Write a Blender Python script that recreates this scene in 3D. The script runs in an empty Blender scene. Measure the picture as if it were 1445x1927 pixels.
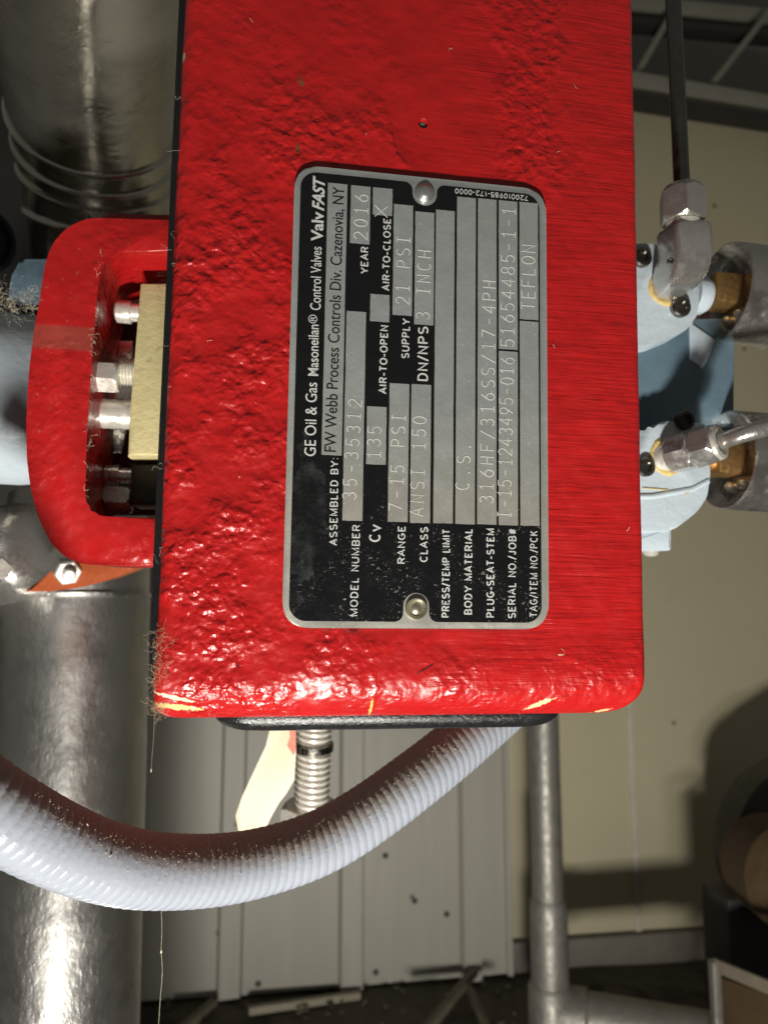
import bpy, bmesh, math, random
from mathutils import Vector, Matrix, noise
random.seed(7)
R = math.radians
C = bpy.context.scene.collection
scene = bpy.context.scene

# ------------------------------------------------------------------ camera
F, CX, CY = 1376.0, 722.5, 963.5            # focal length and centre in photo pixels
TH = R(7.0)                                  # the phone is tipped up a little
CAM = Vector((0, 0, 0.63))
RT, UP, FW = Vector((1, 0, 0)), Vector((0, -math.sin(TH), math.cos(TH))), Vector((0, math.cos(TH), math.sin(TH)))
cd = bpy.data.cameras.new('camera'); cam = bpy.data.objects.new('camera', cd); C.objects.link(cam)
cam.location = CAM; cam.rotation_euler = (math.pi/2 + TH, 0, 0)
cd.sensor_fit = 'VERTICAL'; cd.sensor_height = 24.0; cd.lens = F/1927*24.0
cd.clip_start = 0.005; cd.clip_end = 50
cd.dof.use_dof = True; cd.dof.focus_distance = 0.207; cd.dof.aperture_fstop = 10.5
scene.camera = cam

# ------------------------------------------------------------------ light
w = bpy.data.worlds.new('World'); scene.world = w; w.use_nodes = True
bg = w.node_tree.nodes['Background']; bg.inputs[0].default_value = (1.0, 0.95, 0.84, 1); bg.inputs[1].default_value = 0.10
def lamp(name, loc, aim, power, size, col, ang, blend):
    d = bpy.data.lights.new(name, 'SPOT'); o = bpy.data.objects.new(name, d); C.objects.link(o)
    d.energy = power; d.shadow_soft_size = size; d.color = col; d.spot_size = R(ang); d.spot_blend = blend
    o.location = loc; o.rotation_euler = (Vector(aim) - Vector(loc)).to_track_quat('-Z', 'Y').to_euler()
    return o
LC = (1.0, 0.955, 0.87)
for nm, lx, lz, ly in (('work_light', -0.005, -0.51, -0.15), ('work_light', 0.055, -0.565, -0.16)):
    p = CAM + Vector((lx, ly, lz))
    lamp(nm, p, p + Vector((0.10, 0.92, 0.62)), 29.0, 0.034, LC, 112, 0.9)
scene.view_settings.view_transform = 'Standard'
scene.view_settings.look = 'None'
scene.view_settings.exposure = 0.0
scene.view_settings.gamma = 1.0
scene.view_settings.use_curve_mapping = False

# ------------------------------------------------------------------ frames
def P(px, py, d):                            # a photo pixel at a depth in metres
    return CAM + (RT*((px-CX)/F) + UP*(-(py-CY)/F) + FW)*d
def cw(v): return RT*v[0] + UP*v[1] + FW*v[2]
U_ = cw((0.98762818, -0.03034159, 0.15385046)).normalized()
V_ = cw((0.01535842, 0.99510163, 0.09765689)); V_ = (V_ - U_*V_.dot(U_)).normalized()
W_ = U_.cross(V_)
O_ = CAM + cw((0.01061148, 0.03276086, 0.20654418))
BOX = Matrix((( U_.x, V_.x, W_.x, O_.x), (U_.y, V_.y, W_.y, O_.y), (U_.z, V_.z, W_.z, O_.z), (0, 0, 0, 1)))
def G(u, v, w_): return O_ + (U_*u + V_*v + W_*w_)*0.001          # housing frame, millimetres
def Q(px, py, w_):                           # pixel ray met with the plane w = const of the housing frame
    d = P(px, py, 1.0) - CAM
    n = W_; p0 = O_ + W_*w_*0.001
    return CAM + d*((p0-CAM).dot(n)/d.dot(n))
YAW = R(8.0)
RX, RY, RZ = Vector((math.cos(YAW), math.sin(YAW), 0)), Vector((-math.sin(YAW), math.cos(YAW), 0)), Vector((0, 0, 1))
def S(px, py, y):                            # pixel ray met with the room plane at distance y from the camera
    d = P(px, py, 1.0) - CAM
    return CAM + d*(y/d.dot(RY))

# ------------------------------------------------------------------ objects
WM = {}
def thing(name, label, cat, loc=(0, 0, 0), mat=None, group=None):
    o = bpy.data.objects.new(name, None); C.objects.link(o); o.empty_display_size = 0.01
    o.matrix_world = mat if mat else Matrix.Translation(Vector(loc))
    WM[o.name] = (mat if mat else Matrix.Translation(Vector(loc))).copy()
    o['label'] = label; o['category'] = cat
    if group: o['group'] = group
    return o
def obj(name, bm, m, parent=None, smooth=35, label=None, origin=None):
    bmesh.ops.recalc_face_normals(bm, faces=bm.faces)
    if parent is not None: base = WM[parent.name]
    else: base = Matrix.Translation(origin) if origin is not None else Matrix.Identity(4)
    bm.transform(base.inverted())
    if smooth:
        for f in bm.faces: f.smooth = True
        for e in bm.edges: e.smooth = (len(e.link_faces) == 2 and e.calc_face_angle(0) < R(smooth))
    me = bpy.data.meshes.new(name); bm.to_mesh(me); bm.free()
    me.materials.append(m)
    o = bpy.data.objects.new(name, me); C.objects.link(o)
    if parent is not None: o.parent = parent
    else: o.matrix_world = base
    WM[o.name] = base.copy()
    if label: o['label'] = label
    return o
def tag(o, label, cat, group=None):
    o['label'] = label; o['category'] = cat
    if group: o['group'] = group
    return o
def struct(o): o['kind'] = 'structure'; return o
def stuff(o): o['kind'] = 'stuff'; return o
B = bmesh.new

def perp(a):
    a = a.normalized(); h = Vector((0, 0, 1)) if abs(a.z) < 0.9 else Vector((1, 0, 0))
    x = a.cross(h).normalized(); return x, a.cross(x).normalized()
def ring(bm, c, x, y, r, seg, ph=0.0):
    return [bm.verts.new(c + (x*math.cos(ph+2*math.pi*i/seg) + y*math.sin(ph+2*math.pi*i/seg))*r) for i in range(seg)]
def skin(bm, a, b):
    n = len(a)
    for i in range(n): bm.faces.new((a[i], a[(i+1) % n], b[(i+1) % n], b[i]))
def lathe(bm, A, axis, prof, seg=32, ph=0.0, x=None):
    """prof: (distance along axis, radius) in metres; open ends get caps"""
    a = axis.normalized()
    if x is None: x, y = perp(a)
    else: x = (x - a*x.dot(a)).normalized(); y = a.cross(x)
    prev = None
    for t, r in prof:
        k = ring(bm, A + a*t, x, y, max(r, 1e-6), seg, ph)
        if prev: skin(bm, prev, k)
        else: bm.faces.new(k)
        prev = k
    bm.faces.new(prev)
    return bm
def hexnut(bm, A, axis, L, ap, ph=0.0, cham=0.16, seg=72, taper0=True):
    """hexagon bar with turned chamfers: ap is half the width across flats"""
    a = axis.normalized(); x, y = perp(a); prev = None; rcirc = ap/math.cos(math.pi/6); ch = L*cham
    ts = [(0, ap*0.96), (ch*0.3, ap*1.02), (ch*0.7, ap*1.09), (ch, rcirc), (L-ch, rcirc), (L-ch*0.7, ap*1.09), (L-ch*0.3, ap*1.02), (L, ap*0.96)]
    for t, rc in ts:
        k = []
        for i in range(seg):
            th = 2*math.pi*i/seg; m = (th % (math.pi/3)) - math.pi/6
            r = min(ap/math.cos(m), rc); q = th+ph
            k.append(bm.verts.new(A + a*t + (x*math.cos(q)+y*math.sin(q))*r))
        if prev: skin(bm, prev, k)
        else: bm.faces.new(k)
        prev = k
    bm.faces.new(prev); return bm
def spline(pts, n):
    out = []; m = len(pts)
    for i in range(m-1):
        p0, p1, p2, p3 = pts[max(i-1, 0)], pts[i], pts[i+1], pts[min(i+2, m-1)]
        for k in range(n):
            t = k/n
            out.append(0.5*((2*p1) + (p2-p0)*t + (2*p0-5*p1+4*p2-p3)*t*t + (3*p1-p0-3*p2+p3)*t**3))
    out.append(pts[-1].copy()); return out
def resample(pts, step):
    out = [pts[0].copy()]; acc = 0.0
    for a, b in zip(pts, pts[1:]):
        L = (b-a).length; t = step - acc
        while t <= L:
            out.append(a + (b-a)*(t/L)); t += step
        acc = L - (t - step)
    return out
def tube(bm, pts, rad, seg=16, ph=0.0, cap=True):
    """rad: number, or function of (arc length, angle, fraction)"""
    n = len(pts); d = [0.0]
    for a, b in zip(pts, pts[1:]): d.append(d[-1] + (b-a).length)
    t0 = (pts[1]-pts[0]).normalized(); x, y = perp(t0); prev = None; tp = t0; first = None
    for i in range(n):
        t = (pts[min(i+1, n-1)] - pts[max(i-1, 0)]).normalized()
        q = tp.rotation_difference(t); x = q @ x; x = (x - t*x.dot(t)).normalized(); y = t.cross(x); tp = t
        k = []
        for j in range(seg):
            an = ph + 2*math.pi*j/seg
            r = rad(d[i], an, d[i]/d[-1]) if callable(rad) else rad
            k.append(bm.verts.new(pts[i] + (x*math.cos(an) + y*math.sin(an))*r))
        if prev: skin(bm, prev, k)
        else: first = k
        prev = k
    if cap: bm.faces.new(first); bm.faces.new(prev)
    return bm
def prism(bm, poly, off, bev=0.0, seg=2, both=False):
    a = [bm.verts.new(p) for p in poly]; b = [bm.verts.new(p + off) for p in poly]
    fa = bm.faces.new(a); fb = bm.faces.new(b); skin(bm, a, b)
    if bev:
        es = [e for e in fa.edges] + ([e for e in fb.edges] if both else [])
        bmesh.ops.bevel(bm, geom=es, offset=bev, segments=seg, affect='EDGES', profile=0.5)
    return bm
def boxm(bm, c, x, y, z, sx, sy, sz, bev=0.0, seg=2):
    vs = [bm.verts.new(c + x*(i*sx/2) + y*(j*sy/2) + z*(k*sz/2)) for i in (-1, 1) for j in (-1, 1) for k in (-1, 1)]
    fs = [(0, 1, 3, 2), (4, 6, 7, 5), (0, 4, 5, 1), (2, 3, 7, 6), (0, 2, 6, 4), (1, 5, 7, 3)]
    ff = [bm.faces.new([vs[i] for i in f]) for f in fs]
    if bev:
        es = {e for f in ff for e in f.edges}
        bmesh.ops.bevel(bm, geom=list(es), offset=bev, segments=seg, affect='EDGES', profile=0.5)
    return bm
def bar(bm, A, Bp, side, sx, sz, bev=0.0):
    a = (Bp-A); L = a.length; a.normalize(); s = (side - a*side.dot(a)).normalized(); n = a.cross(s)
    return boxm(bm, (A+Bp)/2, a, s, n, L, sx, sz, bev)
def qprism(bm, pix, w_, thick, bev=0.0, seg=2):
    return prism(bm, [Q(x, y, w_) for x, y in pix], -W_*thick*0.001, bev*0.001, seg)
def rounded(pix, rad, n=5):
    """round the corners of a 2D outline; rad: number or list"""
    out = []; m = len(pix)
    for i in range(m):
        p = Vector(pix[i]); a = Vector(pix[i-1]); b = Vector(pix[(i+1) % m])
        r = rad[i] if isinstance(rad, (list, tuple)) else rad
        r = min(r, (a-p).length*0.48, (b-p).length*0.48)
        A = p + (a-p).normalized()*r; Bq = p + (b-p).normalized()*r
        if r < 1e-6: out.append(tuple(p)); continue
        for k in range(n+1):
            t = k/n; out.append(tuple(A*(1-t)**2 + p*(2*t*(1-t)) + Bq*t*t))
    return out

# ------------------------------------------------------------------ materials
class N:
    """short node writer"""
    def __init__(s, name):
        s.m = bpy.data.materials.new(name); s.m.use_nodes = True; s.t = s.m.node_tree
        s.b = s.t.nodes['Principled BSDF']; s.co = s.t.nodes.new('ShaderNodeTexCoord').outputs['Object']
    def link(s, a, b): s.t.links.new(a, b)
    def put(s, sock, v):
        if hasattr(v, 'is_output'): s.link(v, sock)
        else: sock.default_value = v
    def math(s, op, a, b=0.0, c=0.0, clamp=False):
        n = s.t.nodes.new('ShaderNodeMath'); n.operation = op; n.use_clamp = clamp
        s.put(n.inputs[0], a); s.put(n.inputs[1], b); s.put(n.inputs[2], c); return n.outputs[0]
    def sep(s, v=None):
        n = s.t.nodes.new('ShaderNodeSeparateXYZ'); s.link(v if v else s.co, n.inputs[0]); return n.outputs
    def scale(s, vec, v=None):
        n = s.t.nodes.new('ShaderNodeVectorMath'); n.operation = 'MULTIPLY'
        s.link(v if v else s.co, n.inputs[0]); n.inputs[1].default_value = vec; return n.outputs[0]
    def noise(s, sc, det=3.0, rough=0.55, v=None, dist=0.0):
        n = s.t.nodes.new('ShaderNodeTexNoise'); n.inputs['Scale'].default_value = sc
        n.inputs['Detail'].default_value = det; n.inputs['Roughness'].default_value = rough
        n.inputs['Distortion'].default_value = dist
        s.link(v if v else s.co, n.inputs['Vector']); return n.outputs['Fac']
    def voro(s, sc, v=None, feature='F1'):
        n = s.t.nodes.new('ShaderNodeTexVoronoi'); n.inputs['Scale'].default_value = sc; n.feature = feature
        s.link(v if v else s.co, n.inputs['Vector']); return n.outputs['Distance']
    def ramp(s, f, a, b, lo=0.0, hi=1.0, smooth=True):
        n = s.t.nodes.new('ShaderNodeMapRange'); n.interpolation_type = 'SMOOTHSTEP' if smooth else 'LINEAR'
        s.put(n.inputs[0], f); n.inputs[1].default_value = a; n.inputs[2].default_value = b
        n.inputs[3].default_value = lo; n.inputs[4].default_value = hi; return n.outputs[0]
    def mix(s, f, a, b):
        n = s.t.nodes.new('ShaderNodeMix'); n.data_type = 'RGBA'
        s.put(n.inputs[0], f)
        for k, v in ((6, a), (7, b)):
            if hasattr(v, 'is_output'): s.link(v, n.inputs[k])
            else: n.inputs[k].default_value = (*v, 1) if len(v) == 3 else v
        return n.outputs[2]
    def blob(s, cx, cy, rx, ry, rot=0.0, nz=None, amp=0.6):
        """soft-edged patch at (cx, cy) in millimetres of the housing frame"""
        o = s.sep(); x = s.math('MULTIPLY_ADD', o[0], 1000.0, -cx); y = s.math('MULTIPLY_ADD', o[1], 1000.0, -cy)
        c, q = math.cos(rot), math.sin(rot)
        a = s.math('ADD', s.math('MULTIPLY', x, c/rx), s.math('MULTIPLY', y, q/rx))
        b = s.math('ADD', s.math('MULTIPLY', x, -q/ry), s.math('MULTIPLY', y, c/ry))
        d = s.math('SQRT', s.math('ADD', s.math('MULTIPLY', a, a), s.math('MULTIPLY', b, b)))
        if nz is not None: d = s.math('ADD', d, s.math('MULTIPLY', s.math('SUBTRACT', nz, 0.5), amp*2))
        return s.ramp(d, 0.9, 1.05, 1.0, 0.0)
    def bump(s, h, dist, strength=1.0):
        n = s.t.nodes.new('ShaderNodeBump'); n.inputs['Distance'].default_value = dist; n.inputs['Strength'].default_value = strength
        s.link(h, n.inputs['Height']); s.link(n.outputs[0], s.b.inputs['Normal'])
    def set(s, col=None, rough=None, metal=None, **kw):
        if col is not None:
            if hasattr(col, 'is_output'): s.link(col, s.b.inputs['Base Color'])
            else: s.b.inputs['Base Color'].default_value = (*col, 1)
        if rough is not None: s.put(s.b.inputs['Roughness'], rough)
        if metal is not None: s.put(s.b.inputs['Metallic'], metal)
        for k, v in kw.items(): s.put(s.b.inputs[k.replace('_', ' ')], v)
        return s
def simple(name, col, rough=0.5, metal=0.0, var=0.25, vs=40.0, bs=None, bd=0.0003, dirt=None, ds=60.0, dthr=0.58):
    n = N(name); f = n.noise(vs, 4.0, 0.6)
    c = n.mix(f, tuple(x*(1-var) for x in col), tuple(min(1, x*(1+var)) for x in col))
    if dirt:
        g = n.noise(ds, 6.0, 0.7); c = n.mix(n.ramp(g, dthr, dthr+0.14), c, dirt)
    n.set(c, n.ramp(n.noise(vs*2.3, 3.0), 0.3, 0.7, max(rough-0.08, 0.02), min(rough+0.1, 1)), metal)
    if bs: n.bump(n.noise(bs, 4.0, 0.6), bd)
    return n.m

def red_paint(name='red_paint', k=1.0):
    n = N(name); o = n.sep()
    u = n.math('MULTIPLY', o[0], 1000.0); v = n.math('MULTIPLY', o[1], 1000.0)
    wob = n.math('MULTIPLY', n.math('SUBTRACT', n.noise(45.0, 3.0), 0.5), 34.0)
    uu = n.math('ADD', u, wob)
    left = n.ramp(uu, -30.0, 8.0, 1.0, 0.0)
    low = n.ramp(n.math('ADD', v, wob), -78.0, -60.0, 1.0, 0.0)
    strip = n.math('MULTIPLY', n.ramp(n.math('ABSOLUTE', n.math('SUBTRACT', uu, 33.0)), 6.0, 13.0, 1.0, 0.0), n.ramp(v, 55.0, 75.0))
    mid = n.math('MULTIPLY', n.ramp(n.math('ABSOLUTE', n.math('ADD', uu, 14.0)), 3.0, 9.0, 0.8, 0.0), n.ramp(v, 60.0, 70.0))
    top = n.ramp(v, 70.0, 112.0, 1.0, 0.35)
    lump = n.math('MULTIPLY', n.math('MAXIMUM', n.math('MAXIMUM', left, mid), n.math('MAXIMUM', strip, n.math('MULTIPLY', low, 0.55))), top)
    patch = n.ramp(n.noise(48.0, 2.0, 0.5), 0.38, 0.60, 0.25, 1.0)
    lump = n.math('MULTIPLY', n.math('MAXIMUM', n.math('MAXIMUM', n.math('MULTIPLY', lump, patch), n.math('MULTIPLY', strip, 0.8)), 0.08), k)
    a = n.noise(400.0, 1.0, 0.4, dist=0.25); a2 = n.voro(330.0, feature='SMOOTH_F1'); a3 = n.noise(900.0, 2.0, 0.5)
    hl = n.math('ADD', n.math('ADD', n.math('MULTIPLY', a, 1.25), n.math('MULTIPLY', a2, 0.7)), n.math('MULTIPLY', a3, 0.2))
    st = n.noise(1.0, 3.0, 0.55, v=n.scale((45.0, 640.0, 300.0)), dist=0.4)
    sm = n.math('MULTIPLY', n.ramp(uu, -12.0, 25.0), n.math('SUBTRACT', 1.0, n.math('MULTIPLY', strip, 0.7)))
    fine = n.noise(2300.0, 2.0, 0.5)
    h = n.math('ADD', n.math('MULTIPLY', hl, lump), n.math('MULTIPLY', st, n.math('MULTIPLY', sm, 0.40*k)))
    h = n.math('ADD', h, n.math('MULTIPLY', n.noise(70.0, 2.0), 1.2)); h = n.math('ADD', h, n.math('MULTIPLY', fine, 0.035))
    n.bump(h, 0.00105, 1.0)
    col = n.mix(n.noise(30.0, 4.0, 0.6), (0.35, 0.007, 0.009), (0.50, 0.014, 0.013))
    nz = n.noise(420.0, 5.0, 0.7)
    big = n.noise(520.0, 6.0, 0.8)
    for cx, cy, rx, ry, rot, c in ((-64, -86.2, 6.0, 0.9, -0.12, (0.72, 0.52, 0.22)), (-65, -83.4, 5.0, 0.5, -0.25, (0.75, 0.66, 0.45)),
            (-12.0, -87.0, 0.4, 3.2, 0.0, (0.72, 0.42, 0.12)), (36.5, -86.4, 4.0, 0.75, 0.42, (0.72, 0.56, 0.30)), (57.5, -89.2, 2.6, 0.6, 0.25, (0.7, 0.5, 0.25)),
            (41.5, -72.2, 0.9, 0.25, 0.0, (0.7, 0.55, 0.35)), (-69.5, 96.0, 0.6, 1.6, 0.0, (0.65, 0.45, 0.25)), (-36.0, 91.0, 0.6, 1.8, 0.2, (0.16, 0.06, 0.02)),
            (-36.5, 71.0, 0.5, 1.3, 0.1, (0.12, 0.05, 0.02)), (-48.5, -75.0, 0.25, 0.7, 0.5, (0.06, 0.01, 0.01)), (2.0, -76.0, 3.0, 0.3, 0.5, (0.10, 0.01, 0.01))):
        col = n.mix(n.blob(cx, cy, rx, ry, rot, big, 1.7), col, c)
    # dull brownish band across the yoke
    sm1 = n.math('MULTIPLY', n.ramp(n.math('ADD', n.math('ABSOLUTE', n.math('SUBTRACT', v, 25.0)), n.math('MULTIPLY', nz, 2.0)), 4.2, 5.6, 1.0, 0.0), n.ramp(u, -72.0, -76.0))
    col = n.mix(n.math('MULTIPLY', sm1, 0.40), col, (0.21, 0.10, 0.07))
    edge = n.math('MULTIPLY', n.ramp(nz, 0.62, 0.70), n.ramp(u, -76.0, -80.0))
    col = n.mix(n.math('MULTIPLY', edge, 0.5), col, (0.45, 0.16, 0.10))
    n.set(col, n.ramp(n.noise(160.0, 3.0), 0.3, 0.7, 0.24, 0.40), 0.0, IOR=1.5)
    return n.m
def plate_metal():
    n = N('etched_aluminium'); o = n.sep(); v = n.math('MULTIPLY', o[1], 1000.0)
    cloud = n.noise(170.0, 5.0, 0.65); spot = n.noise(620.0, 3.0, 0.6)
    c = n.mix(cloud, (0.34, 0.37, 0.37), (0.46, 0.49, 0.485))
    c = n.mix(n.math('MULTIPLY', n.ramp(n.math('ADD', v, n.math('MULTIPLY', cloud, 40.0)), 30.0, -20.0), 0.65), c, (0.43, 0.40, 0.335))  # warmer towards the bottom: reflected surroundings put into the colour
    c = n.mix(n.math('MULTIPLY', n.ramp(spot, 0.62, 0.72), 0.35), c, (0.75, 0.77, 0.75))
    c = n.mix(n.math('MULTIPLY', n.ramp(n.noise(900.0, 2.0), 0.70, 0.76), 0.5), c, (0.30, 0.24, 0.15))
    scr = n.noise(1.0, 3.0, 0.65, v=n.scale((3200.0, 260.0, 900.0)), dist=0.6)
    c = n.mix(n.math('MULTIPLY', n.ramp(scr, 0.64, 0.70), 0.45), c, (0.70, 0.72, 0.71))
    smear = n.noise(62.0, 4.0, 0.6, dist=1.2)
    c = n.mix(n.ramp(smear, 0.45, 0.75, 0.0, 0.45), c, (0.26, 0.26, 0.235))
    n.set(c, n.ramp(smear, 0.3, 0.7, 0.28, 0.60), 0.45)
    n.bump(n.math('ADD', n.math('ADD', cloud, n.math('MULTIPLY', n.noise(48.0, 2.0), 5.0)), n.math('MULTIPLY', spot, 0.3)), 0.00016)
    return n.m
def black_enamel():
    n = N('black_enamel'); o = n.sep(); u = n.math('MULTIPLY', o[0], 1000.0); v = n.math('MULTIPLY', o[1], 1000.0)
    low = n.ramp(n.math('ADD', v, n.math('MULTIPLY', n.noise(120.0, 3.0), 26.0)), -8.0, -40.0)
    near = n.ramp(n.math('ADD', u, n.math('MULTIPLY', n.noise(90.0, 3.0), 16.0)), -22.0, -10.0, 0.25, 1.0)
    f = n.noise(1.0, 3.0, 0.7, v=n.scale((900.0, 1500.0, 900.0)), dist=1.0)
    sp = n.math('MULTIPLY', n.ramp(f, 0.625, 0.675), n.math('MULTIPLY', low, near))
    hz = n.math('MULTIPLY', n.blob(-32.0, -36.0, 5.0, 22.0, 0.0, n.noise(120.0, 4.0, 0.7), 1.6), n.ramp(n.noise(110.0, 4.0, 0.7), 0.40, 0.72))
    c = n.mix(n.math('MULTIPLY', hz, 0.28), (0.006, 0.006, 0.007), (0.10, 0.12, 0.115))
    sp = n.math('MULTIPLY', sp, n.ramp(n.noise(105.0, 3.0, 0.6), 0.46, 0.56))
    c = n.mix(sp, c, (0.60, 0.60, 0.56))
    n.set(c, n.ramp(n.noise(200.0, 3.0), 0.3, 0.7, 0.22, 0.34), n.math('MULTIPLY', sp, 0.6), IOR=1.5)
    n.bump(n.math('ADD', n.noise(160.0, 3.0), n.math('MULTIPLY', n.noise(900.0, 3.0), n.math('MULTIPLY', low, 0.35))), 0.00035)
    return n.m
def printed(name, col, wear):
    n = N(name); o = n.sep(); v = n.math('MULTIPLY', o[1], 1000.0)
    low = n.ramp(v, -25.0, -50.0, 0.0, wear)
    f = n.noise(1300.0, 3.0, 0.7)
    c = n.mix(n.math('MULTIPLY', n.ramp(f, 0.56, 0.62), low), col, (0.02, 0.02, 0.02))
    n.set(c, 0.45, 0.1); return n.m
def jacket(name, col, rough, grain, dent, gd, metal=1.0, aniso=0.0):
    """rolled aluminium insulation jacket"""
    n = N(name)
    a = n.noise(1.0, 4.0, 0.6, v=n.scale((grain, grain, grain*0.45)), dist=0.8)
    b = n.noise(dent, 3.0, 0.5)
    c = n.mix(n.noise(18.0, 5.0, 0.65), tuple(x*0.8 for x in col), tuple(min(1, x*1.12) for x in col))
    n.set(c, n.ramp(n.noise(55.0, 4.0, 0.6), 0.3, 0.7, rough-0.06, rough+0.10), metal)
    if aniso:
        tg_ = n.t.nodes.new('ShaderNodeTangent'); tg_.direction_type = 'RADIAL'; tg_.axis = 'Z'
        n.link(tg_.outputs[0], n.b.inputs['Tangent']); n.set(Anisotropic=aniso, Anisotropic_Rotation=0.25)
    n.bump(n.math('ADD', n.math('MULTIPLY', a, 0.35), b), gd)
    return n.m
def hose_mat():
    n = N('white_vinyl')
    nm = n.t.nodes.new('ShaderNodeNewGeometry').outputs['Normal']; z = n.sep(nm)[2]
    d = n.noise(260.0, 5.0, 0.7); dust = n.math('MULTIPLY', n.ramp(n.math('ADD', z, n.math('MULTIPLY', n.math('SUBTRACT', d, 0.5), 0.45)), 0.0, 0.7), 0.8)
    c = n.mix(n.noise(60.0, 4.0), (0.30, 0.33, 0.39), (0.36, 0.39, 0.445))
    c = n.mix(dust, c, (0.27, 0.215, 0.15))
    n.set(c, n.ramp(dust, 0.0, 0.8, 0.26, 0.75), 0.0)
    n.bump(n.noise(500.0, 3.0), 0.0002)
    return n.m
def wall_mat():
    n = N('beige_wall_paint')
    c = n.mix(n.noise(5.0, 5.0, 0.6), (0.47, 0.425, 0.285), (0.55, 0.50, 0.345))
    c = n.mix(n.math('MULTIPLY', n.ramp(n.noise(26.0, 6.0, 0.75), 0.62, 0.75), 0.35), c, (0.20, 0.17, 0.10))
    c = n.mix(n.ramp(n.voro(13.0), 0.045, 0.075, 0.8, 0.0), c, (0.10, 0.085, 0.05))
    n.set(c, 0.6, 0.0); n.bump(n.noise(180.0, 4.0), 0.0006); return n.m
def siding_mat():
    n = N('off_white_siding')
    s = n.noise(1.0, 4.0, 0.6, v=n.scale((40.0, 40.0, 3.0)))
    c = n.mix(s, (0.32, 0.305, 0.26), (0.40, 0.385, 0.335))
    c = n.mix(n.ramp(n.voro(15.0), 0.04, 0.08, 0.85, 0.0), c, (0.06, 0.055, 0.045))
    c = n.mix(n.math('MULTIPLY', n.ramp(n.noise(1.0, 5.0, 0.7, v=n.scale((120.0, 120.0, 14.0))), 0.66, 0.76), 0.6), c, (0.12, 0.11, 0.09))
    n.set(c, 0.5, 0.0); n.bump(s, 0.0008); return n.m
def tag_mat():
    n = N('cream_tag'); g = n.noise(220.0, 4.0, 0.65)
    c = n.mix(n.noise(60.0, 4.0), (0.66, 0.58, 0.40), (0.76, 0.68, 0.49))
    c = n.mix(n.math('MULTIPLY', n.ramp(g, 0.63, 0.72), 0.5), c, (0.40, 0.33, 0.2))
    n.set(c, 0.5, 0.0); return n.m

RED = red_paint(); RED2 = red_paint('yoke_red_paint', 0.42); PLATE = plate_metal(); BLK = black_enamel()
INKW = printed('printed_silver', (0.62, 0.63, 0.61), 0.75); INKB = printed('printed_black', (0.012, 0.012, 0.013), 0.0)
STAMP = simple('stamped_bright_edge', (0.80, 0.80, 0.77), 0.35, 0.3, 0.08, 300)
COVER = simple('gloss_black_paint', (0.010, 0.010, 0.011), 0.20, 0.0, 0.3, 200, 1600, 0.00005)
COVER2 = simple('grainy_black_paint', (0.012, 0.012, 0.013), 0.24, 0.0, 0.3, 200, 1500, 0.00016)
ZINC = simple('zinc_plated_steel', (0.78, 0.755, 0.68), 0.32, 0.55, 0.15, 180, 700, 0.0001)
BRASSY = simple('yellow_zinc_block', (0.60, 0.52, 0.27), 0.52, 0.15, 0.2, 150, 500, 0.0003, (0.40, 0.32, 0.16), 130, 0.56)
DARKST = simple('dark_steel', (0.045, 0.042, 0.038), 0.5, 0.3, 0.3, 80, 300, 0.0003)
STEEL = simple('stainless_steel', (0.56, 0.54, 0.51), 0.26, 0.82, 0.2, 160, 900, 0.00008)
GREYST = simple('oiled_steel', (0.22, 0.21, 0.19), 0.28, 1.0, 0.2, 300)
CHROME = simple('polished_chrome', (0.58, 0.56, 0.53), 0.22, 0.92, 0.12, 90, 260, 0.0003, (0.25, 0.2, 0.14), 180, 0.66)
BRASS = simple('aged_brass', (0.55, 0.33, 0.13), 0.38, 0.9, 0.3, 200, 700, 0.0002, (0.2, 0.12, 0.05), 300, 0.6)
BLUE = simple('pale_blue_paint', (0.51, 0.59, 0.655), 0.33, 0.0, 0.07, 70, 240, 0.0004, (0.36, 0.38, 0.36), 140, 0.70)
SLATE = simple('slate_blue_paint', (0.105, 0.165, 0.21), 0.36, 0.0, 0.15, 60, 240, 0.0004, (0.30, 0.38, 0.43), 45, 0.62)
SEAL = simple('ochre_sealant', (0.62, 0.47, 0.17), 0.5, 0.0, 0.35, 500, 900, 0.0004)
JACK = jacket('dimpled_aluminium_jacket', (0.55, 0.54, 0.52), 0.40, 420.0, 60.0, 0.0009, 0.98, 0.6)
JACK2 = jacket('smooth_aluminium_jacket', (0.50, 0.485, 0.43), 0.19, 60.0, 14.0, 0.0010, 0.9)
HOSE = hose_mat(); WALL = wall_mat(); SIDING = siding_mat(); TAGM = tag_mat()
STAIN = simple('red_stain', (0.62, 0.16, 0.10), 0.6, 0.0, 0.3, 300)
ORANGE = simple('red_oxide_paint', (0.40, 0.085, 0.025), 0.42, 0.0, 0.2, 120, 300, 0.0004, (0.25, 0.1, 0.05), 150, 0.62)
GALV = simple('galvanised_steel', (0.25, 0.24, 0.215), 0.50, 0.6, 0.25, 50, 160, 0.0006, (0.10, 0.085, 0.065), 60, 0.62)
FLOORM = simple('dirty_concrete', (0.085, 0.072, 0.050), 0.85, 0.0, 0.4, 25, 60, 0.004, (0.035, 0.028, 0.02), 14, 0.52)
DECK = simple('dark_roof_deck', (0.17, 0.165, 0.145), 0.6, 0.0, 0.3, 8)
JOIST = simple('grey_joist_paint', (0.28, 0.265, 0.22), 0.55, 0.0, 0.2, 20)
RUST = simple('brown_cast_iron', (0.060, 0.036, 0.014), 0.88, 0.0, 0.4, 25, 90, 0.001, (0.12, 0.065, 0.02), 30, 0.6)
DUST = simple('lint', (0.50, 0.37, 0.24), 0.9, 0.0, 0.3, 500)
PALE = simple('pale_lint', (0.70, 0.62, 0.47), 0.9, 0.0, 0.2, 500)
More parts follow.
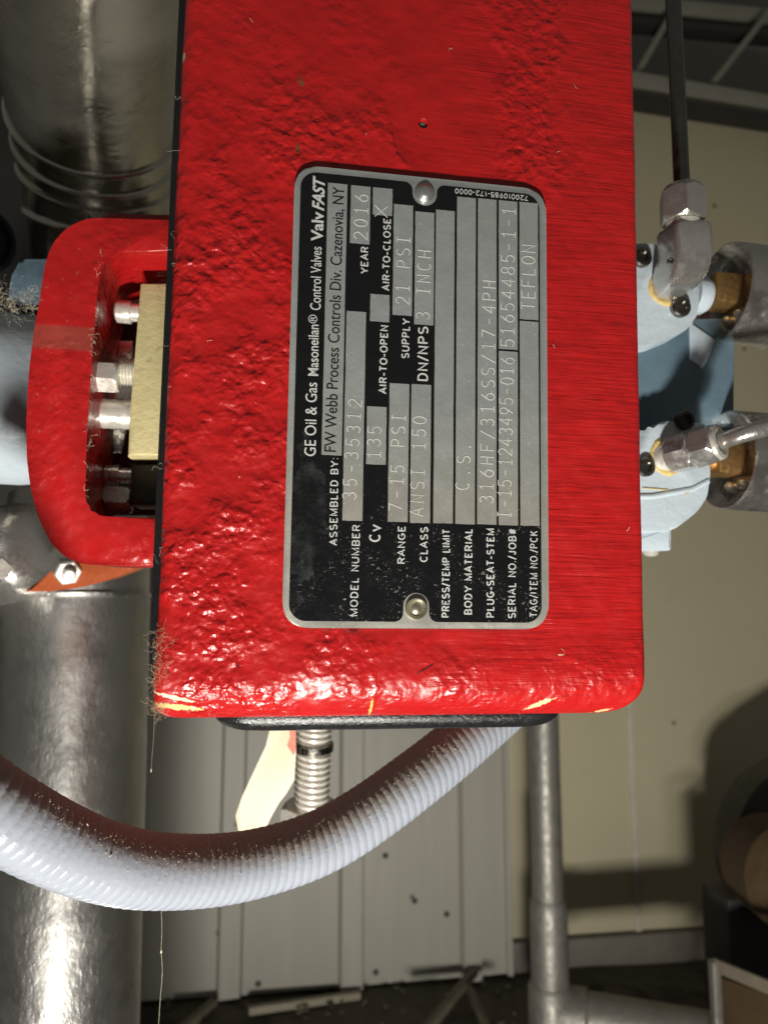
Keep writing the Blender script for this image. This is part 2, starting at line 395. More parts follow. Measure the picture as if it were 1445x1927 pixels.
WOODM = simple('dirty_timber', (0.17, 0.145, 0.105), 0.8, 0.0, 0.35, 30, 120, 0.001)
SHADEBACK = simple('shade_backing_dark', (0.022, 0.022, 0.020), 0.6, 0.0, 0.3, 20)

# ------------------------------------------------------------------ the setting
WY = 1.15                                                     # wall distance along the room axis
FLOOR_Z = S(630, 1866, WY-0.03).z
ox, oy = CAM.dot(RX), CAM.dot(RY)
def RM(x, y, z): return RX*x + RY*y + RZ*z                    # room coordinates (camera at x = y = 0 on plan)
bm = B()
n = 40
g = [[bm.verts.new(RM(-3 + 6*i/n, -2 + 4.4*j/n, FLOOR_Z + 0.008*noise.noise(Vector((i*0.9, j*0.9, 0))))) for i in range(n+1)] for j in range(n+1)]
for j in range(n):
    for i in range(n): bm.faces.new((g[j][i], g[j][i+1], g[j+1][i+1], g[j+1][i]))
struct(obj('floor', bm, FLOORM))
top_z = S(1320, 207, WY).z
bm = B(); boxm(bm, RM(0, WY+0.05, (FLOOR_Z-0.1+top_z)/2), RX, RY, RZ, 6.0, 0.1, top_z-FLOOR_Z+0.1)
wall = tag(obj('wall', bm, WALL, smooth=0), 'olive beige painted wall behind the red valve and its right hand fittings', 'wall'); struct(wall)
bm = B(); a = S(1181, 1300, WY); b = S(1203, 1835, WY); xs = (a.dot(RX)+b.dot(RX))/2
boxm(bm, RM(xs, WY-0.002, (FLOOR_Z+top_z)/2), RX, RY, RZ, 0.0095, 0.006, top_z-FLOOR_Z-0.02, 0.001)
obj('joint_strip', bm, simple('joint_paint', (0.56, 0.53, 0.44), 0.5), wall)
bm = B(); a = S(1100, 1850, WY); boxm(bm, RM(xs+0.1, WY-0.008, FLOOR_Z+0.02), RX, RY, RZ, 0.62, 0.016, 0.045, 0.003)
obj('skirting', bm, simple('skirting_paint', (0.16, 0.145, 0.12), 0.6), wall)

# roof deck above the wall and the steel joist under it
bm = B(); boxm(bm, RM(0, WY+0.35, top_z+0.33), RX, RY, RZ, 6.0, 0.04, 0.9)
struct(obj('ceiling', bm, DECK, smooth=0))
jo = thing('roof_joist', 'grey open web steel joist with slanted rods above the wall', 'joist', S(1320, 180, WY-0.02))
bm = B()
def chord(y0, y1, h, dy, name, m, par):
    bq = B(); A = S(900, y0, WY+dy); Bq = S(1600, y1, WY+dy)
    bar(bq, A, Bq, RY, 0.03, h, 0.002); obj(name, bq, m, par)
chord(112, 232, 0.034, -0.035, 'bottom_chord', JOIST, jo)
chord(146, 256, 0.016, -0.060, 'chord_lip', DARKST, jo)
chord(20, 87, 0.014, 0.04, 'top_chord', DARKST, jo)
chord(-12, 54, 0.030, 0.07, 'deck_flute', JOIST, jo)
for (x0, y0, x1, y1) in ((1196, 142, 1290, -20), (1338, 160, 1470, -8), (1100, 130, 1040, -20)):
    bq = B(); tube(bq, [S(x0, y0, WY-0.02), S(x1, y1, WY+0.02)], 0.0062, 12); obj('web_rod', bq, JOIST, jo)

# off-white ribbed siding
PYW = WY-0.03
sid = thing('siding_panel', 'off white vertical ribbed siding standing between the metal pipe and beige wall', 'panel', S(620, 1860, PYW))
def sx(px): return S(px, 1500, PYW).dot(RX)
prof = [(sx(150), 0)]
for a_, b_ in ((196, 236), (421, 461), (643, 683), (866, 900)):
    x0, x1 = sx(a_), sx(b_)
    prof += [(x0-0.004, 0), (x0+0.001, -0.011), (x1-0.001, -0.011), (x1+0.002, 0.0)]
prof += [(sx(946), 0), (sx(947), -0.006), (sx(957), -0.006), (sx(958), 0.028)]
zb, zt = FLOOR_Z+0.004, top_z-0.25
bm = B()
lo = [bm.verts.new(RM(x, PYW+y, zb + 0.004*random.random())) for x, y in prof]; hi = [bm.verts.new(RM(x, PYW+y, zt)) for x, y in prof]
bk = [bm.verts.new(RM(x, WY-0.001, zb)) for x, y in (prof[0], prof[-1])]; bh = [bm.verts.new(RM(x, WY-0.001, zt)) for x, y in (prof[0], prof[-1])]
for i in range(len(prof)-1): bm.faces.new((lo[i], lo[i+1], hi[i+1], hi[i]))
bm.faces.new((lo[0], hi[0], bh[0], bk[0]))
obj('ribbed_sheet', bm, SIDING, sid, smooth=0)
for px_, py_ in ((486, 1851), (707, 1829), (840, 1720), (780, 1695), (725, 1610)):
    bq = B(); c = S(px_, py_, PYW); lathe(bq, c + RY*0.001, -RY, [(0, 0.0045), (0.0022, 0.0045), (0.0035, 0.0025), (0.0038, 0.0004)], 6); obj('screw', bq, DARKST, sid)

# dark cabinet added to stand for the darkness at upper left
bm = B(); A = S(-260, 330, 0.80); boxm(bm, RM(A.dot(RX)-0.02, 0.86, A.z-0.05), RX, RY, RZ, 0.62, 0.12, 0.9, 0.006)
tag(obj('shade_backing', bm, SHADEBACK, origin=RM(A.dot(RX), 0.86, A.z-0.5)), 'added dark cabinet in shadow behind the upper aluminium pipe', 'backing')

# ------------------------------------------------------------------ pipes at left
t = thing('insulated_pipe', 'upright insulated pipe in dimpled aluminium jacket, under the orange flange', 'pipe', P(78, 2300, 0.42))
base = P(128, 1500, 0.42); ax = Vector((-0.02, 0.02, 1)).normalized(); rr = 0.0425
zt_ = P(72, 1122, 0.42).z - base.z
bm = B(); lathe(bm, base, ax, [(-0.75, rr), (zt_-0.002, rr), (zt_-0.001, rr-0.0006)], 96); obj('jacket', bm, JACK, t)
bm = B(); lathe(bm, base, ax, [(zt_-0.0012, rr-0.003), (zt_-0.001, rr+0.0008), (zt_+0.0008, rr+0.0012), (zt_+0.0012, rr-0.0006), (zt_+0.02, rr-0.0008), (zt_+0.06, rr-0.004), (zt_+0.061, rr-0.02)], 96); obj('end_collar', bm, JACK, t)

t = thing('insulated_elbow', 'smooth aluminium clad elbow with seams, above the red yoke', 'pipe', P(180, 500, 0.46))
cl = spline([P(150, -420, 0.25), P(158, -150, 0.305), P(166, 60, 0.36), P(180, 240, 0.415), P(187, 380, 0.45), P(190, 560, 0.475), P(190, 760, 0.48)], 16)
cl = resample(cl, 0.0008)
def seam_at(px_, py_, d_):
    c = P(px_, py_, d_); return min(range(len(cl)), key=lambda i: (cl[i]-c).length)*0.0008
seams = [seam_at(178, 215, 0.408), seam_at(184, 275, 0.424), seam_at(186, 325, 0.436), seam_at(188, 400, 0.455)]
def er(s, an, f):
    r = 0.0445
    for k, q in enumerate(seams):
        r += 0.0021*math.exp(-((s-q)/0.0017)**2)
        if s > q: r -= 0.0006
    return r
bm = B(); tube(bm, cl, er, 72); obj('jacket', bm, JACK2, t)
sp = [cl[i] for i in range(int(seams[0]/0.0008)-5, int(seams[3]/0.0008)+20, 3)]
bm = B(); tube(bm, [p + (CAM-p).normalized()*0.0452 + RT*(-0.007) for p in sp], 0.0016, 10); obj('lap_seam', bm, JACK2, t)

# dark round rim at the far left edge
bm = B(); c = P(-32, 452, 0.42); ax2 = (CAM-c).normalized() + RT*0.5
lathe(bm, c, ax2, [(-0.03, 0.015), (-0.028, 0.0195), (-0.002, 0.0195), (0.0, 0.0185), (0.0, 0.016), (-0.004, 0.0155)], 40)
tag(obj('black_knob', bm, simple('blue_black_enamel', (0.012, 0.015, 0.03), 0.25), origin=c), 'blue black round knob cut by left edge, above the pale blue valve body', 'knob')

# ------------------------------------------------------------------ the red control valve
cv = thing('control_valve', 'red painted control valve with black data plate and open red yoke at left', 'valve', mat=BOX)
UL, UR, VB, VT, WF, WB = -70.0, 67.6, -90.7, 142.0, -1.6, -74.0
rBL, rBR, rb, rs, rl = 5.0, 10.0, 14.0, 2.6, 4.0
HOLE = Vector((-0.11, 82.66))
def arc_drop(d, r):
    if d >= r: return 0.0
    return r - math.sqrt(max(r*r - (r-d)**2, 0.0))
def lims(v):
    l, r_ = UL, UR
    if v < VB+rBL: l = UL + arc_drop(v-VB, rBL)
    if v < VB+rBR: r_ = UR - arc_drop(v-VB, rBR)
    l += 0.5*noise.noise(Vector((v*0.03, 3.1, 0))) ; r_ += 0.3*noise.noise(Vector((v*0.03, 9.1, 0)))
    return l, r_
rows = [VB + 14*(1-math.cos(math.pi/2*i/18)) for i in range(19)]
v = rows[-1]
while v < VT: v += 1.15; rows.append(v)
cols = [0.5*(1-math.cos(math.pi*0)) ]
tt = [0.0]
k = 10
tt = [0.032*(1-math.cos(math.pi/2*i/k)) for i in range(k+1)] + [0.032 + (1-0.064)*i/110 for i in range(1, 110)] + [1-0.032*(1-math.cos(math.pi/2*i/k)) for i in range(k, -1, -1)]
bm = B(); grid = []
for v in rows:
    l, r_ = lims(v); row = []
    for q in tt:
        u = l + (r_-l)*q
        d = arc_drop(u-l, rl) + arc_drop(r_-u, rs) + arc_drop(v-VB, rb)
        d = min(d, 16.0)
        near = min(1.0, max(0.0, (Vector((u, v))-HOLE).length/4-0.5))
        z = WF - d + near*(0.28*noise.noise(Vector((u*0.06, v*0.06, 0))) + 0.12*noise.noise(Vector((u*0.22, v*0.22, 5))))
        if -38 < u < 38 and -66 < v < 66: z -= 0.25
        row.append(bm.verts.new(G(u, v, z)))
    grid.append(row)
for j in range(len(rows)-1):
    for i in range(len(tt)-1):
        l, r_ = lims(rows[j]); u = l + (r_-l)*(tt[i]+tt[i+1])/2; vv = (rows[j]+rows[j+1])/2
        if (Vector((u, vv))-HOLE).length < 1.7: continue
        bm.faces.new((grid[j][i], grid[j][i+1], grid[j+1][i+1], grid[j+1][i]))
loop = [grid[0][i] for i in range(len(tt))] + [grid[j][-1] for j in range(1, len(rows))] + [grid[-1][i] for i in range(len(tt)-2, -1, -1)] + [grid[j][0] for j in range(len(rows)-2, 0, -1)]
back = [bm.verts.new(p.co - W_*((p.co-O_).dot(W_) - WB*0.001)) for p in loop]
for i in range(len(loop)):
    j = (i+1) % len(loop); bm.faces.new((loop[i], loop[j], back[j], back[i]))
bm.faces.new(back)
casing = obj('casing', bm, RED, cv, smooth=50)
# drilled hole with a painted lip
bm = B(); c = G(HOLE.x, HOLE.y, WF); xa, ya = U_, V_
r0 = ring(bm, c - W_*0.0003, xa, ya, 0.0031, 28); r1 = ring(bm, c + W_*0.00012, xa, ya, 0.0017, 28); r2 = ring(bm, c - W_*0.0001, xa, ya, 0.00135, 28); r3 = ring(bm, c - W_*0.0016, xa, ya, 0.0011, 28)
skin(bm, r0, r1); skin(bm, r1, r2); skin(bm, r2, r3); bm.faces.new(r3)
obj('drilled_hole', bm, RED, casing)
bm = B(); lathe(bm, c - W_*0.0012, W_, [(0, 0.00105), (0.0003, 0.0009), (0.0004, 0.0004)], 16); obj('hole_plug', bm, simple('grey_plug', (0.12, 0.16, 0.13), 0.5), casing)

# left cover plate and bottom cover plate (black)
bm = B(); outl = rounded([(-9.0, 160), (-9.0, -80.5), (-62, -80.5), (-62, 160)], [1, 12, 12, 1], 8)
prism(bm, [G(-72.3, vv, ww) for ww, vv in outl], U_*0.0028, 0.0013, 4); obj('side_cover', bm, COVER, cv)
bm = B(); outl = rounded([(-56.0, -14.0), (49.5, -14.0), (49.5, -66), (-56.0, -66)], [11, 11, 9, 9], 8)

prev = None
for k in range(11):
    a_ = math.pi/2*min(k, 9)/9; ins = 5.2*(1-math.cos(a_)) if k < 10 else 7.0; vv = -88.0 if k == -1 else -90.2 - 5.2*math.sin(a_)
    ol = rounded([(-56.0+ins*1.7, -14.0-ins), (49.5-ins*1.7, -14.0-ins), (49.5-ins*1.7, -66+ins), (-56.0+ins*1.7, -66+ins)], 12-ins, 8)
    ring_ = [bm.verts.new(G(uu, vv, ww)) for uu, ww in ol]
    if prev is None:
        top_ = [bm.verts.new(G(uu, -88.6, ww)) for uu, ww in ol]; bm.faces.new(top_); skin(bm, top_, ring_)
    else: skin(bm, prev, ring_)
    prev = ring_
bm.faces.new(prev); obj('bottom_cover', bm, COVER2, cv)

# ---------------- nameplate
PW, PH = 37.25, 65.0
def slab(bm, poly, z0, z1, bev=0.0):
    return prism(bm, [G(x, y, z1) for x, y in poly], W_*((z0-z1)*0.001), bev*0.001, 2)
bm = B(); slab(bm, rounded([(-PW, -PH), (PW, -PH), (PW, PH), (-PW, PH)], 7.5, 8), -1.1, 0.0, 0.22)
plate = obj('nameplate', bm, PLATE, cv, smooth=30)
def black_outline():
    m, top, bot = 2.0, 63.1, -63.2
    l, r_ = -PW+1.75, PW-2.15
    pts = []; A = lambda cx, cy, rad, a0, a1, n=8: [(cx+rad*math.cos(R(a0+(a1-a0)*i/n)), cy+rad*math.sin(R(a0+(a1-a0)*i/n))) for i in range(n+1)]
    s = 0.28; q = -0.89
    pts += A(l+4.6, bot+4.6, 4.6, 180, 270)
    pts += A(q-6.0, bot+2.4, 2.4, 270, 360, 5) + A(q, bot+4.3, 3.6, 180, 0, 14) + A(q+6.0, bot+2.4, 2.4, 180, 270, 5)
    pts += A(r_-4.6, bot+4.6, 4.6, 270, 360) + A(r_-4.6, top-4.6, 4.6, 0, 90)
    pts += A(s+6.0, top-2.4, 2.4, 90, 180, 5) + A(s, top-3.2, 3.6, 0, -180, 14) + A(s-6.0, top-2.4, 2.4, 0, 90, 5)
    pts += A(l+4.6, top-4.6, 4.6, 90, 180)
    return pts
bm = B(); slab(bm, black_outline(), -0.2, 0.05); obj('black_field', bm, BLK, plate, smooth=0)
wins = [(-27.8, -22.25, -17.98, 60.43), (-21.2, -15.6, 43.15, 60.39), (-14.86, -9.19, 52.24, 60.41), (-21.7, -16.2, -35.92, 23.2), (-15.46, -9.94, -20.06, -3.77),
        (-15.1, -9.56, 20.76, 28.69), (-8.7, -3.1, 23.04, 55.99), (-2.4, 3.2, 20.76, 54.39), (-9.18, -3.6, -35.88, 3.19), (-2.95, 2.72, -36.02, 3.3),
        (3.65, 9.25, -35.89, 55.51), (9.95, 15.6, -35.94, 60.12), (16.25, 21.9, -35.88, 60.24), (22.55, 28.25, -35.92, 14.6), (22.55, 28.25, 15.18, 60.29),
        (28.9, 34.6, -35.9, 24.02), (28.9, 34.6, 24.56, 60.42)]
for (a_, b_, c_, d_) in wins:
    bm = B(); j = lambda: random.uniform(-0.06, 0.06)
    nn = 14; poly = [(a_, c_)] + [(a_+(b_-a_)*i/6, c_+j()) for i in range(1, 6)] + [(b_, c_)] + [(b_+j()*0.7, c_+(d_-c_)*i/nn) for i in range(1, nn)] + [(b_, d_), (a_, d_)] + [(a_+j()*0.7, d_-(d_-c_)*i/nn) for i in range(1, nn)]
    slab(bm, poly, -0.1, 0.085); obj('value_window', bm, PLATE, plate, smooth=0)
# printed words
def text_mesh(s, shear=0.0, bold=0.0):
    cu = bpy.data.curves.new('words', 'FONT'); cu.body = s; cu.shear = shear; cu.offset = bold; cu.extrude = 0.0
    cu.resolution_u = 6
    o = bpy.data.objects.new('words', cu); C.objects.link(o)
    dg = bpy.context.evaluated_depsgraph_get(); dg.update()
    me = bpy.data.meshes.new_from_object(o.evaluated_get(dg))
    bpy.data.objects.remove(o); bpy.data.curves.remove(cu)
    vs = [p.co.copy() for p in me.vertices]; fs = [tuple(f.vertices) for f in me.polygons]; bpy.data.meshes.remove(me)
    return vs, fs
capv, _ = text_mesh('H'); CAP = max(p.y for p in capv) - min(p.y for p in capv)
def words(s, a, b, cap, z, m, shear=0.0, bold=0.0):
    """lay printed words from a to b (mm on the plate, along the baseline)"""
    vs, fs = text_mesh(s, shear, bold)
    x0, x1 = min(p.x for p in vs), max(p.x for p in vs)
    a, b = Vector(a), Vector(b); L = (b-a).length; dx = (b-a)/L; dy = Vector((-dx.y, dx.x))
    bm = B(); kx = L/(x1-x0); ky = cap/CAP
    nv = []
    for p in vs:
        q = a + dx*((p.x-x0)*kx) + dy*(p.y*ky); nv.append(bm.verts.new(G(q.x, q.y, z)))
    for f in fs:
        try: bm.faces.new([nv[i] for i in f])
        except ValueError: pass
    r = bmesh.ops.extrude_face_region(bm, geom=list(bm.faces))
    bmesh.ops.translate(bm, verts=[e for e in r['geom'] if isinstance(e, bmesh.types.BMVert)], vec=-W_*0.00004)
    obj('printed_words', bm, m, plate, smooth=0)
ZK, ZS = 0.085, 0.115
for s, a, b, cap, z, m, sh, bo in (
    ('GE Oil & Gas', (-29.4, -18.5), (-29.5, 2.1), 3.05, ZK, INKW, 0, 0.004), ('Masoneilan', (-29.25, 4.0), (-29.5, 18.6), 2.75, ZK, INKW, 0, 0.010),
    ('®', (-29.9, 18.9), (-29.9, 21.4), 2.3, ZK, INKW, 0, 0.0), ('Control Valves', (-29.0, 22.8), (-29.2, 41.2), 2.9, ZK, INKW, 0, 0.004),
    ('Valv', (-28.95, 42.8), (-28.9, 51.5), 3.15, ZK, INKW, 0, 0.022), ('FAST', (-28.85, 51.9), (-28.8, 62.1), 3.15, ZK, INKW, 0.32, 0.028),
    ('FW Webb Process Controls Div. Cazenovia, NY', (-23.9, -17.1), (-23.2, 59.4), 3.15, ZS, INKB, 0, 0.006)):
    words(s, a, b, cap, z, m, sh, bo)
# stamped single-stroke characters
def arcp(cx, cy, rx, ry, a0, a1, n=12): return [(cx+rx*math.cos(R(a0+(a1-a0)*i/n)), cy+ry*math.sin(R(a0+(a1-a0)*i/n))) for i in range(n+1)]
GL = {
 '0': [arcp(.5, .5, .42, .5, 90, 450, 20)], '1': [[(.22, .80), (.52, 1), (.52, 0)], [(.2, 0), (.84, 0)]],
 '2': [arcp(.48, .70, .40, .30, 165, -25, 9) + [(.06, 0), (.92, 0)]], '3': [arcp(.46, .75, .36, .25, 150, -85, 9) + arcp(.46, .27, .42, .27, 80, -150, 11)],
 '4': [[(.70, 0), (.70, 1), (.06, .32), (.96, .32)]], '5': [[(.86, 1), (.20, 1), (.12, .54)] + arcp(.46, .32, .42, .32, 130, -145, 12)],
 '6': [[(.74, 1), (.30, .62)] + arcp(.5, .31, .40, .31, 140, -220, 18)], '7': [[(.08, 1), (.90, 1), (.34, 0)]],
 '8': [arcp(.5, .75, .34, .25, 90, 450, 16), arcp(.5, .25, .42, .25, 90, 450, 16)], '9': [arcp(.5, .69, .40, .31, -40, 320, 18) + [(.72, .40), (.26, 0)]],
 '-': [[(.12, .46), (.82, .46)]], '.': [[(.46, .0), (.54, .0), (.54, .08), (.46, .08), (.46, 0)]], '/': [[(.06, -.06), (.92, 1.06)]],
 'A': [[(.02, 0), (.5, 1), (.98, 0)], [(.2, .34), (.8, .34)]], 'C': [arcp(.54, .5, .44, .5, 50, 310, 14)], 'E': [[(.90, 1), (.12, 1), (.12, 0), (.90, 0)], [(.12, .52), (.70, .52)]],
 'F': [[(.88, 1), (.14, 1), (.14, 0)], [(.14, .52), (.70, .52)]], 'H': [[(.1, 0), (.1, 1)], [(.9, 0), (.9, 1)], [(.1, .5), (.9, .5)]],
 'I': [[(.5, 0), (.5, 1)], [(.22, 0), (.78, 0)], [(.22, 1), (.78, 1)]], 'L': [[(.14, 1), (.14, 0), (.88, 0)]], 'N': [[(.1, 0), (.1, 1), (.9, 0), (.9, 1)]],
 'O': [arcp(.5, .5, .45, .5, 90, 450, 20)], 'P': [[(.12, 0), (.12, 1), (.52, 1)] + arcp(.54, .74, .36, .26, 90, -90, 8) + [(.12, .48)]],
 'S': [arcp(.5, .75, .40, .25, 40, 268, 11) + arcp(.5, .25, .42, .25, 88, -145, 11)], 'T': [[(.06, 1), (.94, 1)], [(.5, 1), (.5, 0)]], 'X': [[(.04, 0), (.96, 1)], [(.04, 1), (.96, 0)]],
}
GL.update({
 'B': [[(.12, .5), (.56, .5)] + arcp(.56, .75, .30, .25, -90, 90, 8) + [(.12, 1), (.12, 0), (.56, 0)] + arcp(.58, .25, .34, .25, -90, 90, 8) + [(.5, .5)]],
 'D': [[(.12, 0), (.12, 1), (.46, 1)] + arcp(.46, .5, .44, .5, 80, -80, 12) + [(.46, 0), (.12, 0)]], 'G': [arcp(.52, .5, .43, .5, 48, 340, 14) + [(.93, .46), (.56, .46)]],
 'J': [[(.74, 1), (.74, .30)] + arcp(.44, .28, .30, .28, -8, -175, 8)], 'K': [[(.12, 0), (.12, 1)], [(.86, 1), (.14, .38)], [(.40, .60), (.90, 0)]],
 'M': [[(.08, 0), (.08, 1), (.5, .06), (.92, 1), (.92, 0)]], 'R': [[(.12, 0), (.12, 1), (.54, 1)] + arcp(.56, .745, .32, .255, 80, -80, 8) + [(.54, .49), (.12, .49)], [(.54, .49), (.88, 0)]],
 'U': [[(.10, 1), (.10, .34)] + arcp(.5, .34, .40, .34, 190, 350, 10) + [(.90, .34), (.90, 1)]], 'V': [[(.02, 1), (.5, 0), (.98, 1)]], 'W': [[(.0, 1), (.26, 0), (.5, .96), (.74, 0), (1, 1)]],
 'Y': [[(.02, 1), (.5, .44), (.98, 1)], [(.5, .46), (.5, 0)]], '#': [[(.3, 0), (.42, 1)], [(.6, 0), (.72, 1)], [(.06, .34), (.9, .34)], [(.1, .68), (.94, .68)]],
 ':': [[(.42, .04), (.58, .04)], [(.42, .66), (.58, .66)]], 'v': [[(.02, .70), (.5, 0), (.98, .70)]]})
GLW = {'I': .22, '1': .5, '-': .42, '.': .2, ':': .22, '/': .42, 'M': 1.0, 'W': 1.2, 'L': .66, 'E': .74, 'F': .70, 'T': .76, 'J': .62, ' ': .36, 'S': .78, 'P': .78, 'C': .86, 'G': .90, 'O': .92, 'B': .80, 'v': .62}
PRI = dict(GL); PRI.update({'I': [[(.5, 0), (.5, 1)]], '1': [[(.18, .74), (.56, .98), (.56, 0)]], '.': [[(.3, .05), (.7, .05)]], '-': [[(.0, .37), (1, .37)]], '/': [[(.0, -.02), (1, 1.02)]], ':': [[(.3, .06), (.7, .06)], [(.3, .66), (.7, .66)]]})
def ribbon(bm, pts, wd, z0, z1):
    """a flat stroke of width wd along 2D points (mm on the plate), as a thin solid"""
    n = len(pts); L, Rr = [], []
    for i in range(n):
        d1 = (pts[i]-pts[i-1]).normalized() if i > 0 else None; d2 = (pts[i+1]-pts[i]).normalized() if i < n-1 else None
        if d1 is None or d1.length == 0: d1 = d2
        if d2 is None or d2.length == 0: d2 = d1
        n1, n2 = Vector((-d1.y, d1.x)), Vector((-d2.y, d2.x)); m = n1+n2
        m = m.normalized() if m.length > 0.2 else n1
        k = wd/2/max(m.dot(n1), 0.5); L.append(pts[i]+m*k); Rr.append(pts[i]-m*k)
    vt = [[bm.verts.new(G(p.x, p.y, z)) for p in side] for z in (z1, z0) for side in (L, Rr)]
    lt, rt, lb_, rb_ = vt
    for i in range(n-1):
        bm.faces.new((lt[i], lt[i+1], rt[i+1], rt[i])); bm.faces.new((lb_[i], rb_[i], rb_[i+1], lb_[i+1]))
        bm.faces.new((lt[i], lb_[i], lb_[i+1], lt[i+1])); bm.faces.new((rt[i], rt[i+1], rb_[i+1], rb_[i]))
    bm.faces.new((lt[0], rt[0], rb_[0], lb_[0])); bm.faces.new((lt[-1], lb_[-1], rb_[-1], rt[-1]))
def block_words(s, a, b, cap, z, m, weight=0.155):
    a, b = Vector(a), Vector(b); L = (b-a).length; dx = (b-a)/L; dy = Vector((-dx.y, dx.x))
    gap = 0.24; ws = [GLW.get(ch, .84) for ch in s]; tot_ = sum(ws) + gap*(len(s)-1); k = L/tot_
    bm = B(); x0 = 0.0
    for ch, wd in zip(s, ws):
        for q, st in enumerate(PRI.get(ch, [])):
            pts = [a + dx*((x0 + x*wd)*k) + dy*((y*(1-weight)+weight/2 if 0 <= y <= 1 else y)*cap) for x, y in st]
            ribbon(bm, pts, weight*cap, z-0.03, z+0.03+0.002*q)
        x0 += wd + gap
    obj('printed_words', bm, m, plate, smooth=0)
for s, a, b, cap, wt in (
    ('ASSEMBLED BY:', (-22.96, -42.7), (-23.1, -18.7), 2.17, .15), ('MODEL NUMBER', (-17.0, -61.8), (-16.75, -37.0), 2.17, .15),
    ('Cv', (-11.1, -41.6), (-11.06, -36.9), 3.2, .15), ('YEAR', (-15.8, 34.5), (-15.86, 42.4), 2.22, .17),
    ('AIR-TO-CLOSE', (-9.6, 30.05), (-9.52, 51.4), 2.2, .17), ('AIR-TO-OPEN', (-10.0, 0.1), (-9.85, 19.75), 2.25, .17),
    ('SUPPLY', (-3.7, 10.6), (-3.55, 22.1), 2.3, .16), ('DN/NPS', (1.77, 4.3), (1.77, 20.2), 3.05, .15),
    ('RANGE', (-4.16, -47.4), (-4.14, -37.0), 2.17, .16), ('CLASS', (2.15, -46.8), (2.25, -37.1), 2.25, .16),
    ('PRESS/TEMP LIMIT', (8.48, -61.9), (8.52, -37.6), 2.25, .17), ('BODY MATERIAL', (14.87, -61.1), (14.95, -37.2), 2.28, .17),
    ('PLUG-SEAT-STEM', (21.26, -61.8), (21.3, -37.0), 2.3, .17), ('SERIAL NO./JOB#', (27.5, -62.0), (27.7, -36.9), 2.32, .15),
    ('TAG/ITEM NO./PCK', (33.85, -61.6), (34.05, -37.3), 2.3, .13), ('720010985-172-0000', (31.6, 62.55), (9.3, 62.6), 1.6, .14)):
    block_words(s, a, b, cap, ZK, INKW, wt)
def stamped(s, a, b, cap, fill=0.72, rad=0.135):
    a, b = Vector(a), Vector(b); L = (b-a).length; dx = (b-a)/L; dy = Vector((-dx.y, dx.x))
    cnt = len(s); pitch = L/(cnt-1+fill) if cnt > 1 else L; cwid = pitch*fill if cnt > 1 else L
    cwid = min(cwid, cap*0.62) if cnt > 1 else cwid
    bm = B()
    for i, ch in enumerate(s):
        jx, jy = random.uniform(-.08, .08), random.uniform(-.07, .07)
        for st in GL.get(ch, []):
            pts = [a + dx*(i*pitch + x*cwid + jx) + dy*(y*cap + jy) for x, y in st]
            ribbon(bm, pts, 2*rad*random.uniform(0.75, 1.0), 0.07, 0.17)
    obj('stamped_characters', bm, STAMP, plate, smooth=60)
for s, a, b, cap in (('35-35312', (-18.1, -30.1), (-17.0, -1.5), 3.66), ('2016', (-16.3, 44.4), (-16.2, 58.4), 3.8), ('X', (-10.6, 51.6), (-10.6, 55.2), 3.7),
    ('21 PSI', (-3.9, 26.3), (-3.8, 46.9), 3.84), ('3 INCH', (1.95, 22.3), (2.25, 43.1), 3.85), ('135', (-11.5, -18.4), (-11.45, -9.1), 3.72),
    ('7-15 PSI', (-5.1, -33.0), (-4.55, -5.1), 3.73), ('ANSI 150', (0.7, -34.1), (1.4, -5.4), 3.76), ('C.S.', (13.75, -26.4), (14.4, -12.4), 3.85),
    ('316HF/316SS/17-4PH', (20.85, -29.95), (21.65, 35.8), 3.88), ('I-15-1243495-016', (26.0, -33.9), (27.1, 12.9), 3.9), ('51654485-1-1', (27.15, 15.9), (27.6, 58.6), 4.0),
    ('TEFLON', (33.5, 27.4), (33.6, 47.5), 4.0)):
    stamped(s, a, b, cap)
# fixing screws
bm = B(); c = G(0.28, 60.1, 0.02); lathe(bm, c, W_, [(-0.0005, 0.0028), (0.0004, 0.0029), (0.0007, 0.0027), (0.0009, 0.0022), (0.0014, 0.0018), (0.0017, 0.0011), (0.00175, 0.0002)], 24)
obj('drive_screw', bm, simple('screw_aluminium', (0.55, 0.56, 0.55), 0.35, 0.85), plate)
bm = B(); c = G(-0.89, -59.6, 0.0); lathe(bm, c, W_, [(-0.0005, 0.0031), (0.0006, 0.0031), (0.0009, 0.0029), (0.0009, 0.0026), (0.00025, 0.0020), (0.0002, 0.0016), (0.0006, 0.0012), (0.00085, 0.0006), (0.0009, 0.0001)], 28)
obj('drive_screw', bm, simple('screw_brassy', (0.62, 0.58, 0.44), 0.32, 0.9), plate)

# ---------------- yoke
yk = [(330, 412), (205, 411), (176, 410), (150, 416), (124, 431), (104, 452), (91, 478), (83, 512), (76, 560), (65, 620), (55, 700), (50, 790), (51, 862), (58, 918), (72, 972), (96, 1022), (124, 1049), (158, 1062), (210, 1064), (300, 1064),
      (300, 974), (200, 972), (178, 968), (165, 954), (161, 932), (163, 850), (168, 760), (175, 660), (183, 560), (189, 512), (200, 486), (224, 474), (330, 472)]
bm = B(); qprism(bm, rounded(yk, 10, 2), -46, 40, 0.5, 2); yoke = obj('yoke', bm, RED2, cv, smooth=50)
bm = B(); qprism(bm, rounded([(196, 404), (340, 404), (340, 482), (232, 484), (214, 502), (190, 520)], 6), -88, 12, 1.5); obj('yoke_web', bm, RED2, yoke)
